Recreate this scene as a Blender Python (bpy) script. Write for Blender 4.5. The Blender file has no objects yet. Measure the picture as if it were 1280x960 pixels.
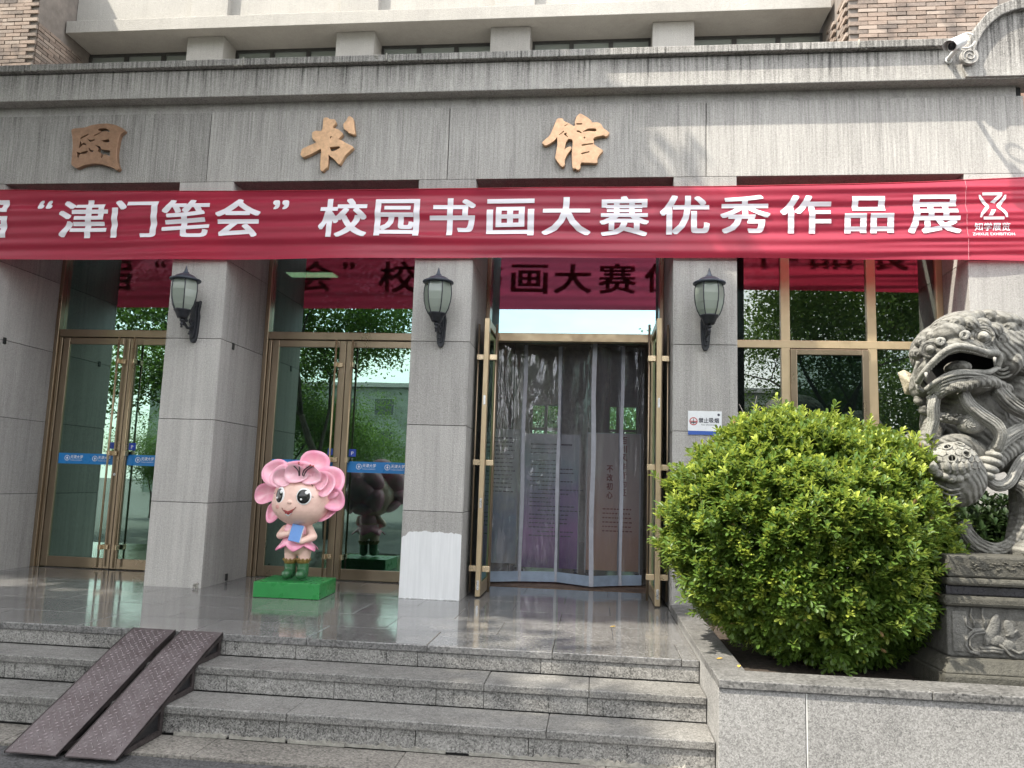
import bpy, bmesh, math, random
from math import sin, cos, pi, radians, sqrt, atan2
from mathutils import Vector, Matrix, noise as mnoise
random.seed(7)
S = bpy.context.scene
COL = S.collection

# ------------------------------------------------------------------ camera
YAW, PITCH, ROLL, FPX = radians(6.27), radians(7.315), radians(1.845), 965.0
CAM = Vector((0.0, -7.93, 1.67))
_f = Vector((-sin(YAW) * cos(PITCH), cos(YAW) * cos(PITCH), sin(PITCH)))
_r = Vector((cos(YAW), sin(YAW), 0))
_u = _r.cross(_f)
_r2 = cos(ROLL) * _r + sin(ROLL) * _u
_u2 = -sin(ROLL) * _r + cos(ROLL) * _u
cd = bpy.data.cameras.new('camera')
cam = bpy.data.objects.new('camera', cd)
COL.objects.link(cam)
M3 = Matrix((_r2, _u2, -_f)).transposed()
cam.matrix_world = Matrix.Translation(CAM) @ M3.to_4x4()
cd.sensor_width = 36.0
cd.lens = FPX / 1280.0 * 36.0
cd.clip_end = 600
cd.clip_start = 0.05
S.camera = cam

# ------------------------------------------------------------------ light
TO_SUN = Vector((-0.60, -0.36, 1.0)).normalized()
EL = math.asin(TO_SUN.z)
AZ = atan2(TO_SUN.x, TO_SUN.y)
W = bpy.data.worlds.new('World')
S.world = W
W.use_nodes = True
wn = W.node_tree
bg = wn.nodes['Background']
sky = wn.nodes.new('ShaderNodeTexSky')
sky.sky_type = 'NISHITA'
sky.sun_disc = False
sky.sun_elevation = EL
sky.sun_rotation = AZ
sky.air_density = 1.0
sky.dust_density = 2.0
# thin bright cloud over the clear sky
tc = wn.nodes.new('ShaderNodeTexCoord')
mp_ = wn.nodes.new('ShaderNodeMapping')
mp_.inputs['Scale'].default_value = (1.0, 1.0, 3.2)
nz_ = wn.nodes.new('ShaderNodeTexNoise')
nz_.inputs['Scale'].default_value = 2.6
nz_.inputs['Detail'].default_value = 7
nz_.inputs['Roughness'].default_value = .58
cr_ = wn.nodes.new('ShaderNodeValToRGB')
cr_.color_ramp.elements[0].position = .30
cr_.color_ramp.elements[0].color = (.35, .35, .35, 1)
cr_.color_ramp.elements[1].position = .62
cr_.color_ramp.elements[1].color = (.95, .95, .95, 1)
mx_ = wn.nodes.new('ShaderNodeMix')
mx_.data_type = 'RGBA'
mx_.inputs[7].default_value = (8.15, 8.05, 7.95, 1)
wn.links.new(tc.outputs['Generated'], mp_.inputs[0])
wn.links.new(mp_.outputs[0], nz_.inputs['Vector'])
wn.links.new(nz_.outputs['Fac'], cr_.inputs[0])
wn.links.new(cr_.outputs[0], mx_.inputs[0])
wn.links.new(sky.outputs[0], mx_.inputs[6])
wn.links.new(mx_.outputs[2], bg.inputs[0])
bg.inputs[1].default_value = 0.15
ld = bpy.data.lights.new('sun', 'SUN')
ld.energy = 3.2
ld.angle = radians(0.9)
ld.color = (1.0, 0.93, 0.80)
sun = bpy.data.objects.new('sun', ld)
COL.objects.link(sun)
sun.rotation_euler = TO_SUN.to_track_quat('Z', 'Y').to_euler()
S.view_settings.view_transform = 'Standard'
S.view_settings.look = 'None'
S.view_settings.gamma = 1
S.view_settings.use_curve_mapping = False
S.view_settings.exposure = 1.7
S.render.engine = 'CYCLES'
S.cycles.use_denoising = True
S.cycles.max_bounces = 10
S.cycles.diffuse_bounces = 4
S.cycles.glossy_bounces = 5
S.cycles.transparent_max_bounces = 16
S.cycles.transmission_bounces = 6
S.cycles.sample_clamp_indirect = 6
S.cycles.caustics_reflective = False
S.cycles.caustics_refractive = False


def at(px, py, Y):
    """point on the upright plane y = Y that the photograph shows at pixel (px, py)"""
    d = _r2 * ((px - 640) / FPX) + _u2 * (-(py - 480) / FPX) + _f
    return CAM + d * ((Y - CAM.y) / d.y)


# ------------------------------------------------------------------ mesh builder
class B:
    def __init__(s):
        s.v = []
        s.f = []

    def add(s, vs, fs):
        o = len(s.v)
        s.v += [Vector(p) for p in vs]
        s.f += [tuple(i + o for i in f) for f in fs]
        return s

    def box(s, x0, x1, y0, y1, z0, z1, M=None):
        vs = [Vector(p) for p in ((x0, y0, z0), (x1, y0, z0), (x1, y1, z0), (x0, y1, z0), (x0, y0, z1), (x1, y0, z1), (x1, y1, z1), (x0, y1, z1))]
        if M:
            vs = [M @ p for p in vs]
        return s.add(vs, [(3, 2, 1, 0), (4, 5, 6, 7), (0, 1, 5, 4), (1, 2, 6, 5), (2, 3, 7, 6), (3, 0, 4, 7)])

    def quad(s, a, b, c, d):
        return s.add([a, b, c, d], [(0, 1, 2, 3)])

    def ell(s, c, r, M=None, seg=16, rings=10):
        c = Vector(c)
        if not hasattr(r, '__len__'):
            r = (r, r, r)
        vs = []
        fs = []
        for i in range(1, rings):
            t = pi * i / rings
            for j in range(seg):
                p = 2 * pi * j / seg
                vs.append(Vector((r[0] * sin(t) * cos(p), r[1] * sin(t) * sin(p), r[2] * cos(t))))
        vs += [Vector((0, 0, r[2])), Vector((0, 0, -r[2]))]
        n = len(vs)
        for i in range(rings - 2):
            for j in range(seg):
                a = i * seg + j
                b = i * seg + (j + 1) % seg
                fs.append((a, a + seg, b + seg, b))
        for j in range(seg):
            fs.append((n - 2, j, (j + 1) % seg))
            a = (rings - 2) * seg
            fs.append((n - 1, a + (j + 1) % seg, a + j))
        if M:
            vs = [M @ p for p in vs]
        return s.add([c + p for p in vs], fs)

    def tube(s, path, rad, seg=10, cap=True, closed=False):
        P = [Vector(p) for p in path]
        n = len(P)
        if not hasattr(rad, '__len__'):
            rad = [rad] * n
        prev = None
        rings = []
        for i in range(n):
            a = P[i - 1] if (i > 0 or closed) else P[i]
            b = P[(i + 1) % n] if (i < n - 1 or closed) else P[i]
            t = (b - a)
            if t.length < 1e-9:
                t = Vector((0, 0, 1))
            t.normalize()
            if prev is None:
                u = t.cross(Vector((0, 0, 1)))
                if u.length < .1:
                    u = t.cross(Vector((1, 0, 0)))
            else:
                u = prev - t * prev.dot(t)
            u.normalize()
            prev = u
            w = t.cross(u)
            rings.append([P[i] + (u * cos(2 * pi * k / seg) + w * sin(2 * pi * k / seg)) * rad[i] for k in range(seg)])
        vs = [p for r in rings for p in r]
        fs = []
        for i in range(n if closed else n - 1):
            for k in range(seg):
                a = i * seg
                b = ((i + 1) % n) * seg
                fs.append((a + k, a + (k + 1) % seg, b + (k + 1) % seg, b + k))
        if cap and not closed:
            fs.append(tuple(reversed(range(seg))))
            fs.append(tuple((n - 1) * seg + k for k in range(seg)))
        return s.add(vs, fs)

    def caps(s, a, b, ra, rb, seg=14):
        """tapered capsule"""
        a = Vector(a)
        b = Vector(b)
        d = (b - a).normalized()
        path = []
        rad = []
        for k in range(5):
            t = pi / 2 * k / 4
            path.append(a - d * ra * cos(t) * .999)
            rad.append(max(ra * sin(t), ra * .05))
        for k in range(5):
            t = pi / 2 * k / 4
            path.append(b + d * rb * sin(t) * .999)
            rad.append(max(rb * cos(t), rb * .05))
        return s.tube(path, rad, seg)

    def lathe(s, prof, c=(0, 0, 0), seg=24, M=None):
        """prof: (radius, z) pairs"""
        c = Vector(c)
        vs = []
        fs = []
        for r, z in prof:
            for k in range(seg):
                p = Vector((r * cos(2 * pi * k / seg), r * sin(2 * pi * k / seg), z))
                vs.append(c + (M @ p if M else p))
        for i in range(len(prof) - 1):
            for k in range(seg):
                a = i * seg
                fs.append((a + k, a + (k + 1) % seg, a + seg + (k + 1) % seg, a + seg + k))
        fs.append(tuple(reversed(range(seg))))
        fs.append(tuple((len(prof) - 1) * seg + k for k in range(seg)))
        return s.add(vs, fs)

    def prism(s, poly, y0, y1):
        """poly: (x, z) outline, extruded from y0 to y1"""
        n = len(poly)
        vs = [Vector((x, y0, z)) for x, z in poly] + [Vector((x, y1, z)) for x, z in poly]
        fs = [tuple(range(n)), tuple(reversed(range(n, 2 * n)))]
        for i in range(n):
            j = (i + 1) % n
            fs.append((i, i + n, j + n, j))
        return s.add(vs, fs)


ORG = {}


def link(name, data, parent=None, kind=None, label=None, cat=None, group=None):
    o = bpy.data.objects.new(name, data)
    COL.objects.link(o)
    if parent:
        o.parent = parent
    if kind:
        o['kind'] = kind
    if label:
        o['label'] = label
    if cat:
        o['category'] = cat
    if group:
        o['group'] = group
    return o


def thing(name, label, cat, loc=(0, 0, 0), group=None):
    o = link(name, None, None, None, label, cat, group)
    o.empty_display_size = .1
    o.location = loc
    ORG[o] = Vector(loc)
    return o


def mesh_of(name, b, mat, org=Vector((0, 0, 0)), smooth=False):
    me = bpy.data.meshes.new(name)
    me.from_pydata([tuple(p - org) for p in b.v], [], b.f)
    if smooth:
        me.polygons.foreach_set('use_smooth', [True] * len(me.polygons))
    if mat:
        me.materials.append(mat)
    me.update()
    return me


def obj(name, b, mat, parent=None, smooth=False, bevel=0, kind=None, label=None, cat=None, group=None, fix=False, autosmooth=None):
    org = ORG.get(parent, Vector((0, 0, 0))) if parent else Vector((0, 0, 0))
    me = mesh_of(name, b, mat, org, smooth)
    if fix:
        bm = bmesh.new()
        bm.from_mesh(me)
        bmesh.ops.recalc_face_normals(bm, faces=bm.faces)
        bm.to_mesh(me)
        bm.free()
    o = link(name, me, parent, kind, label, cat, group)
    ORG[o] = org
    if bevel:
        m = o.modifiers.new('bevel', 'BEVEL')
        m.width = bevel
        m.segments = 2
        m.limit_method = 'ANGLE'
        m.angle_limit = radians(40)
    return o


def bake(o):
    """apply modifiers"""
    dg = bpy.context.evaluated_depsgraph_get()
    dg.update()
    me = bpy.data.meshes.new_from_object(o.evaluated_get(dg))
    o.modifiers.clear()
    o.data = me
    return o


def blob(name, b, mat, parent, vox=.02, smooth=2, **k):
    """union of closed shapes as one continuous skin"""
    o = obj(name, b, mat, parent, **k)
    m = o.modifiers.new('r', 'REMESH')
    m.mode = 'VOXEL'
    m.voxel_size = vox
    m.use_smooth_shade = True
    if smooth:
        q = o.modifiers.new('s', 'SMOOTH')
        q.iterations = smooth
        q.factor = .5
    return bake(o)


def place(name, me, loc, parent, scale=None, rot=None):
    o = bpy.data.objects.new(name, me)
    COL.objects.link(o)
    if parent:
        o.parent = parent
        o.location = Vector(loc) - ORG.get(parent, Vector((0, 0, 0)))
    else:
        o.location = loc
    if scale:
        o.scale = scale
    if rot:
        o.rotation_euler = rot
    return o


def dup(root, loc, label=None):
    r = root.copy()
    COL.objects.link(r)
    r.location = loc
    if label:
        r['label'] = label
    ORG[r] = Vector(loc)
    for ch in list(root.children):
        c = ch.copy()
        COL.objects.link(c)
        c.parent = r
        for g in list(ch.children):
            d = g.copy()
            COL.objects.link(d)
            d.parent = c
    return r


# ------------------------------------------------------------------ materials
class NT:
    def __init__(s, name):
        s.m = bpy.data.materials.new(name)
        s.m.use_nodes = True
        s.t = s.m.node_tree
        s.t.nodes.clear()
        s.out = s.t.nodes.new('ShaderNodeOutputMaterial')
        s._pos = None

    def n(s, typ, inp=None, **props):
        x = s.t.nodes.new('ShaderNode' + typ)
        for k, v in props.items():
            setattr(x, k, v)
        for k, v in (inp or {}).items():
            i = x.inputs[k]
            if hasattr(v, 'is_output') or isinstance(v, bpy.types.NodeSocket):
                s.t.links.new(v, i)
            else:
                i.default_value = v
        return x

    def pos(s, scale=(1, 1, 1), obj=False):
        if obj:
            c = s.n('TexCoord').outputs['Object']
        else:
            if s._pos is None:
                s._pos = s.n('NewGeometry').outputs['Position']
            c = s._pos
        return s.n('Mapping', {'Vector': c, 'Scale': scale}).outputs[0]

    def noise(s, vec, scale, detail=3, rough=.55, dist=0):
        return s.n('TexNoise', {'Vector': vec, 'Scale': scale, 'Detail': detail, 'Roughness': rough, 'Distortion': dist}).outputs['Fac']

    def ramp(s, fac, stops):
        r = s.n('ValToRGB', {'Fac': fac})
        e = r.color_ramp.elements
        while len(e) < len(stops):
            e.new(.5)
        for i, (p, c) in enumerate(stops):
            e[i].position = p
            e[i].color = (c[0], c[1], c[2], 1) if hasattr(c, '__len__') else (c, c, c, 1)
        return r.outputs[0]

    def mix(s, fac, a, b, mode='MIX'):
        x = s.n('Mix', data_type='RGBA', blend_type=mode)
        for i, v in ((0, fac), (6, a), (7, b)):
            if isinstance(v, bpy.types.NodeSocket):
                s.t.links.new(v, x.inputs[i])
            else:
                x.inputs[i].default_value = v if i == 0 else (v[0], v[1], v[2], 1)
        return x.outputs[2]

    def math(s, op, a, b=0.0, clamp=False):
        return s.n('Math', {0: a, 1: b}, operation=op, use_clamp=clamp).outputs[0]

    def bump(s, h, strength=.3, dist=.01):
        return s.n('Bump', {'Height': h, 'Strength': strength, 'Distance': dist}).outputs[0]

    def bsdf(s, **k):
        names = {'color': 'Base Color', 'rough': 'Roughness', 'metal': 'Metallic', 'normal': 'Normal', 'spec': 'Specular IOR Level', 'coat': 'Coat Weight', 'sss': 'Subsurface Weight', 'coatr': 'Coat Roughness'}
        inp = {}
        for kk, v in k.items():
            if kk == 'color' and not isinstance(v, bpy.types.NodeSocket):
                v = (v[0], v[1], v[2], 1)
            inp[names[kk]] = v
        return s.n('BsdfPrincipled', inp).outputs[0]

    def done(s, sh):
        s.t.links.new(sh, s.out.inputs[0])
        return s.m


def plain(name, col, rough=.5, metal=0, grime=.15, gscale=9, bump=.05, coat=0):
    t = NT(name)
    p = t.pos()
    n = t.noise(p, gscale, 5, .65)
    d = tuple(c * (1 - grime * 1.6) for c in col)
    l = tuple(min(1, c * (1 + grime)) for c in col)
    c = t.ramp(n, [(.3, d), (.7, l)])
    r = t.ramp(t.noise(p, gscale * 3, 3), [(.3, max(0, rough - .1)), (.7, min(1, rough + .12))])
    return t.done(t.bsdf(color=c, rough=r, metal=metal, coat=coat, normal=t.bump(t.noise(p, gscale * 12, 2), bump, .004)))


def facade_stone(name, base, streak=0.25, comb=.35, tint=(1, .985, .955), zdrip=None, coarse=.5):
    """bush-hammered artificial stone with fine vertical tooling and weathering runs"""
    t = NT(name)
    fine = t.noise(t.pos((52, 52, 1.6)), 1.0, 3, .65)
    grain = t.noise(t.pos(), 78, 3, .75)
    grain2 = t.noise(t.pos(), 34, 3, .7)
    cloud = t.noise(t.pos((1, 1, .6)), 1.3, 5, .65)
    drip = t.noise(t.pos((9, 9, .35)), 1.0, 5, .7)
    drip2 = t.noise(t.pos((34, 34, .8)), 1.0, 4, .7)
    oi = t.n('ObjectInfo').outputs['Random']
    v = t.math('ADD', t.math('MULTIPLY', t.math('SUBTRACT', fine, .5), comb), 1.0)
    v = t.math('ADD', v, t.math('MULTIPLY', t.math('SUBTRACT', grain, .5), coarse * 2.2))
    v = t.math('ADD', v, t.math('MULTIPLY', t.math('SUBTRACT', grain2, .5), coarse * .9))
    v = t.math('ADD', v, t.math('MULTIPLY', t.math('SUBTRACT', cloud, .5), .45))
    v = t.math('ADD', v, t.math('MULTIPLY', t.math('SUBTRACT', oi, .5), .25))
    dk = t.math('MULTIPLY', t.math('MULTIPLY', t.math('SUBTRACT', drip, .42, True), t.math('ADD', drip2, .3)), streak * 6.0)
    if zdrip:
        z = t.n('SeparateXYZ', {0: t.n('NewGeometry').outputs['Position']}).outputs[2]
        edge = t.math('ADD', z, t.math('MULTIPLY', t.math('SUBTRACT', drip2, .5), (zdrip[1] - zdrip[0]) * 2.2))
        mr = t.n('MapRange', {0: edge, 1: zdrip[0], 2: zdrip[1], 3: .0, 4: 1.0}).outputs[0]
        dk = t.math('ADD', dk, t.math('MULTIPLY', mr, t.math('MULTIPLY', t.math('SUBTRACT', drip2, .30, True), zdrip[2])))
    v = t.math('SUBTRACT', v, dk)
    v = t.math('MAXIMUM', v, .22)
    b = tuple(base * k for k in tint)
    c = t.mix(1.0, b, t.n('CombineColor', {0: v, 1: v, 2: v}).outputs[0], 'MULTIPLY')
    pits = t.math('ADD', t.math('MULTIPLY', grain, .8), t.math('MULTIPLY', fine, .5))
    return t.done(t.bsdf(color=c, rough=.85, spec=.25, normal=t.bump(pits, .8, .010)))


def granite(name, base, rough=.6, contrast=.9, polish=False, warm=(1, .985, .96), dirt=.35, runs=0, gs=80):
    t = NT(name)
    p = t.pos()
    g1 = t.noise(p, gs, 3, .78)
    g2 = t.noise(p, 48, 2, .6)
    vor = t.n('TexVoronoi', {'Vector': p, 'Scale': gs}).outputs['Color']
    sv = t.n('SeparateColor', {0: vor}).outputs[0]
    cloud = t.noise(p, 2.2, 5, .65)
    oi = t.n('ObjectInfo').outputs['Random']
    v = t.math('ADD', t.math('MULTIPLY', t.math('SUBTRACT', g1, .5), contrast * 1.5), 1.0)
    v = t.math('ADD', v, t.math('MULTIPLY', t.math('SUBTRACT', sv, .5), contrast * .6))
    v = t.math('ADD', v, t.math('MULTIPLY', t.math('SUBTRACT', g2, .5), contrast * .4))
    v = t.math('ADD', v, t.math('MULTIPLY', t.math('SUBTRACT', oi, .5), .22))
    v = t.math('SUBTRACT', v, t.math('MULTIPLY', t.math('SUBTRACT', cloud, .42, True), dirt * 2.6))
    if runs:
        d1 = t.noise(t.pos((19, 19, 1.6)), 1.0, 5, .75, 1.2)
        v = t.math('SUBTRACT', v, t.math('MULTIPLY', t.math('SUBTRACT', d1, .60, True), 9.0 * runs))
        w1 = t.noise(t.pos((2.2, 2.2, 5)), 1.0, 4, .6)
        v = t.math('ADD', v, t.math('MULTIPLY', t.math('SUBTRACT', w1, .58, True), 4.0 * runs))
    v = t.math('MAXIMUM', v, .12)
    c = t.mix(1.0, tuple(base * k for k in warm), t.n('CombineColor', {0: v, 1: v, 2: v}).outputs[0], 'MULTIPLY')
    if polish:
        scuff = t.noise(t.pos((1.2, 5, 1)), 2.2, 6, .7)
        r = t.ramp(scuff, [(.3, rough * .55), (.52, rough), (.75, rough * 2.3)])
        nb = t.bump(t.math('ADD', t.noise(p, 7, 2, .5), t.math('MULTIPLY', g1, .08)), .05, .008)
        return t.done(t.bsdf(color=c, rough=r, spec=.75, normal=nb))
    r = t.ramp(t.noise(p, 12, 4), [(.3, rough - .12), (.7, rough + .12)])
    return t.done(t.bsdf(color=c, rough=r, spec=.4, normal=t.bump(g1, .35, .004)))


def glass_mat(name, tint=(.42, .55, .48), refl=.22, body=(.01, .018, .016), bodyf=.25, sheen=(.66, .95, .82)):
    t = NT(name)
    lw = t.n('LayerWeight', {'Blend': .35}).outputs['Fresnel']
    fac = t.math('MAXIMUM', t.math('MULTIPLY', lw, 1.0), refl, True)
    wob = t.bump(t.noise(t.pos(), 1.1, 2, .4), .02, .02)
    tr = t.n('BsdfTransparent', {'Color': (*tint, 1)}).outputs[0]
    df = t.n('BsdfDiffuse', {'Color': (*body, 1)}).outputs[0]
    base = t.n('MixShader', {0: bodyf, 1: tr, 2: df}).outputs[0]
    gl = t.n('BsdfGlossy', {'Color': (*sheen, 1), 'Roughness': 0.0, 'Normal': wob}).outputs[0]
    return t.done(t.n('MixShader', {0: fac, 1: base, 2: gl}).outputs[0])


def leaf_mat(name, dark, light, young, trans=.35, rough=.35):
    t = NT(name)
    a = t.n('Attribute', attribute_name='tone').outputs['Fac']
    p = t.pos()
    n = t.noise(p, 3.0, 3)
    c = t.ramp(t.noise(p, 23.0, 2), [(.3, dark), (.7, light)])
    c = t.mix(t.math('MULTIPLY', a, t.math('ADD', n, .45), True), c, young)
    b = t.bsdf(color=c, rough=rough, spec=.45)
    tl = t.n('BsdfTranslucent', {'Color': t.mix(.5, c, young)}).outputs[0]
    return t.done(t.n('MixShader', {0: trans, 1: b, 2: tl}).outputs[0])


STONE = facade_stone('pier_stone', .40, .15, .27, (1, .968, .925), None, .42)
BEAMS = facade_stone('beam_stone', .37, .14, 1.05, (1, .966, .915), (5.35, 6.0, .8), .55)
CORN = facade_stone('cornice_stone', .37, .14, .95, (1, .966, .91), (5.93, 6.28, 1.8), .6)
PLAS = facade_stone('upper_render', .36, .04, .10, (1, .965, .90), None, .18)
DARKJ = plain('dark_joint', (.02, .02, .02), .9)
STEPG = granite('step_granite', .175, .42, 1.35, gs=112, warm=(1, .975, .93))
RISEG = granite('riser_granite', .215, .72, 1.45, dirt=.5, runs=1.1, gs=112, warm=(1, .975, .93))
FLOORG = granite('polished_floor_granite', .16, .09, 1.1, True, (1, .985, .97), .25)
PLANTG = granite('planter_granite', .25, .7, 1.0, dirt=.3, gs=125)
COPEG = granite('coping_granite', .15, .45, 1.1, dirt=.5)
PAVEG = granite('pavement_granite', .185, .8, 1.1, warm=(1, .93, .83))
ROADM = granite('asphalt', .058, .7, 1.8, dirt=.3, warm=(1, .98, 1.02))
MORT = plain('pale_mortar', (.28, .27, .24), .9, 0, .3, 20, .4)


def bronze_mat():
    t = NT('bronze_anodised')
    n = t.noise(t.pos((1, 1, .4)), 3, 3)
    c = t.ramp(n, [(.3, (.25, .195, .135)), (.7, (.33, .26, .185))])
    return t.done(t.bsdf(color=c, rough=t.ramp(n, [(.3, .26), (.7, .36)]), metal=.8))


BRONZE = bronze_mat()
GOLDB = plain('brass_edge', (.46, .36, .225), .40, .55, .05, 3, 0)
DOORGLASS = glass_mat('door_glass', (.30, .42, .37), .32)
TRANSOMGLASS = glass_mat('transom_glass', (.25, .36, .34), .36, sheen=(.62, .92, .88))
WINGLASS = glass_mat('window_glass', (.33, .40, .40), .21, sheen=(.9, .97, .92))
UPGLASS = glass_mat('upper_glass', (.3, .35, .37), .30, (.40, .42, .42), .8)
BLACKM = plain('black_painted_metal', (.018, .018, .02), .4, .2, .3, 30, .1)
WHITEP = plain('white_plastic', (.62, .63, .62), .35, 0, .08)
WPAINT = None


def white_patch():
    t = NT('white_wall_paint')
    n = t.noise(t.pos((22, 22, 1.3)), 1, 5, .7)
    b = t.noise(t.pos(), 4, 4, .6)
    c = t.mix(t.math('MULTIPLY', b, .6), t.ramp(n, [(.25, (.60, .61, .62)), (.7, (.78, .79, .80))]), (.60, .61, .63))
    return t.done(t.bsdf(color=c, rough=.6, normal=t.bump(n, .3, .004)))


WPAINT = white_patch()
P0 = .47        # platform level

# ------------------------------------------------------------------ ground, platform, steps
b = B()
b.quad((-150, -150, -.05), (150, -150, -.05), (150, 150, -.05), (-150, 150, -.05))
obj('ground', b, ROADM, kind='structure')
pave = link('pavement', None, kind='structure')
ORG[pave] = Vector((0, 0, 0))
x = -9.9
while x < .7:
    w = 1.25
    b = B().box(x + .002, min(x + w, .755) - .002, -3.235, -2.90, -.12, -.03 + random.uniform(-.002, .002))
    obj('paving_slab', b, PAVEG, pave, bevel=.004)
    x += w
plat = link('platform', None, kind='structure')
ORG[plat] = Vector((0, 0, 0))
obj('platform_base', B().box(-10.5, .76, -2.10, 1.1, -.2, P0 - .06), DARKJ, plat)
obj('platform_base', B().box(.76, 6, -.02, 1.1, -.2, P0 - .06), DARKJ, plat)
ys = [-2.155, -1.62, -1.03, -.44, .15, .74, 1.25]
for r in range(len(ys) - 1):
    x = -10.4 + (r % 2) * .45
    while x < .76:
        x1 = min(x + .92, .762)
        b = B().box(x + .0012, x1 - .0012, ys[r] + .0012, ys[r + 1] - .0012, P0 - .052, P0 + random.uniform(-.0008, .0004))
        obj('floor_slab', b, FLOORG, plat, bevel=.0022 if r else .006)
        x += .92
steps = link('steps', None, kind='structure')
ORG[steps] = Vector((0, 0, 0))
obj('step_core', B().box(-10.5, .76, -2.118, -2.0, -.2, P0 - .056), DARKJ, steps)
obj('step_core', B().box(-10.5, .76, -2.48, -2.12, -.2, .255), DARKJ, steps)
obj('step_core', B().box(-10.5, .76, -2.852, -2.482, -.2, .09), DARKJ, steps)


def splits(seed, joints):
    rr = random.Random(seed)
    xs = list(joints)
    x = xs[0]
    pre = []
    while x > -10.2:
        x -= rr.uniform(.95, 1.65)
        pre.append(x)
    return sorted(pre) + xs + [.762]


# treads
for (yf, yb, zt, seed, js) in ((-2.5175, -2.155, .3142, 3, [-2.35, -.72, -.01]), (-2.893, -2.5175, .1487, 5, [-1.95, -.27])):
    xs = splits(seed, js)
    for i in range(len(xs) - 1):
        dz = random.uniform(-.002, .002)
        b = B().box(xs[i] + .0015, xs[i + 1] - .0015, yf + random.uniform(-.002, .002), yb - .004, zt - .052, zt + dz)
        obj('tread_slab', b, STEPG, steps, bevel=.007)
# risers
for (yr, z0, z1, seed, js) in ((-2.14, .314, P0 - .0535, 11, [-2.75, -2.2, -1.27, -.36]), (-2.502, .1487, .2605, 12, [-2.55, -1.77, -1.05, -.72, -.02]), (-2.872, -.028, .095, 13, [-2.0, -1.1, -.38])):
    xs = splits(seed, js)
    for i in range(len(xs) - 1):
        dy = random.uniform(-.003, .003)
        b = B().box(xs[i] + .002, xs[i + 1] - .002, yr + dy, yr + .03, z0 + .001, z1 - .001)
        obj('riser_slab', b, RISEG, steps, bevel=.003)
# ragged mortar at the foot of the lowest riser
rr = random.Random(4)
x = -2.7
while x < .5:
    L = rr.uniform(.25, .7)
    n = 26
    b = B()
    top = [(x + L * i / n, -.020 + abs(rr.gauss(0, .012))) for i in range(n + 1)]
    poly = [(x, -.031)] + top + [(x + L, -.031)]
    b.prism(poly, -2.89 + rr.uniform(-.012, .005), -2.868)
    obj('mortar', b, MORT, steps)
    x += L + rr.choice([0, .02, .15])

# ------------------------------------------------------------------ the library
lib = thing('library_building', 'grey stone library front with square piers, glass doors and brick upper storey', 'building', (-1.3, 1.2, P0))
JZ = [P0, 1.355, 2.245, 3.135, 4.025, 4.93]
BACK = 1.13


def pier(x0, x1, sides, back=BACK):
    core = obj('pillar', B().box(x0 + .014, x1 - .014, .014, back + .02, P0 - .04, 4.94), DARKJ, lib)
    for i in range(5):
        z0, z1 = JZ[i] + (.003 if i else -.02), JZ[i + 1] - .003
        obj('stone_panel', B().box(x0, x1, 0, .03, z0, z1), STONE, core, bevel=.003)
        if 'L' in sides:
            obj('stone_panel', B().box(x0 + .001, x0 + .03, .0325, back, z0, z1), STONE, core, bevel=.002)
        if 'R' in sides:
            obj('stone_panel', B().box(x1 - .03, x1 - .001, .0325, back, z0, z1), STONE, core, bevel=.002)
    return core


p0 = pier(-7.51, -6.87, 'R')
p1 = pier(-4.727, -4.09, 'LR')
p2 = pier(-1.967, -1.335, 'LR')
p3 = pier(.775, 1.421, 'LR')
p4 = pier(3.672, 4.31, 'LR')
# small dark clips in the pier joints
for (px, xx, yy, zz) in ((p0, -6.87, .26, 3.135), (p1, -4.09, .29, 3.11), (p1, -4.09, .56, .53)):
    obj('clip', B().box(xx - .01, xx + .012, yy - .022, yy + .022, zz - .045, zz + .03), BLACKM, px, bevel=.004)
# rough white paint over the foot of the second pier
n = 40
rr = random.Random(2)
top = []
for i in range(n + 1):
    u = i / n
    top.append((-1.962 + .622 * u, 1.12 + .03 * sin(u * pi) ** .5 + rr.uniform(-.008, .008) - (.05 * (1 - u * 8) if u < .12 else 0)))
poly = [(-1.9635, P0 + .002)] + [(-1.34, P0 + .002)] + top[::-1]
obj('paint_patch', B().prism(poly, -.0022, .001), WPAINT, p2)
b = B()
for i in range(26):
    x = rr.uniform(-1.95, -1.35)
    s_ = rr.uniform(.004, .011)
    b.ell((x, -.002, P0 + rr.uniform(.002, .014)), (s_ * 1.5, .004, s_), seg=6, rings=4)
obj('paint_crumbs', b, WPAINT, p2, kind='stuff')
b = B()
for i in range(7):
    b.ell((-4.15 + rr.uniform(-.04, .04), -.003, P0 + rr.uniform(.0, .05)), (.018, .006, .014), seg=7, rings=5)
obj('patch', b, MORT, p1, smooth=True)

# beam over the doors
beam = obj('beam', B().box(-11, 4.27, .03, 1.6, 4.945, 5.86), DARKJ, lib)
xs = [-11, -7.04, -4.42, -1.657, 1.11, 4.28]
for i in range(5):
    obj('beam_panel', B().box(xs[i] + .004, xs[i + 1] - .004, 0, .04, 4.93, 5.755), BEAMS, beam, bevel=.004)
obj('soffit', B().box(-11, 4.272, .041, 1.6, 4.932, 4.944), BEAMS, beam)
obj('frieze', B().box(-11, 4.22, .022, .5, 5.757, 5.90), STONE, lib)
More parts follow.
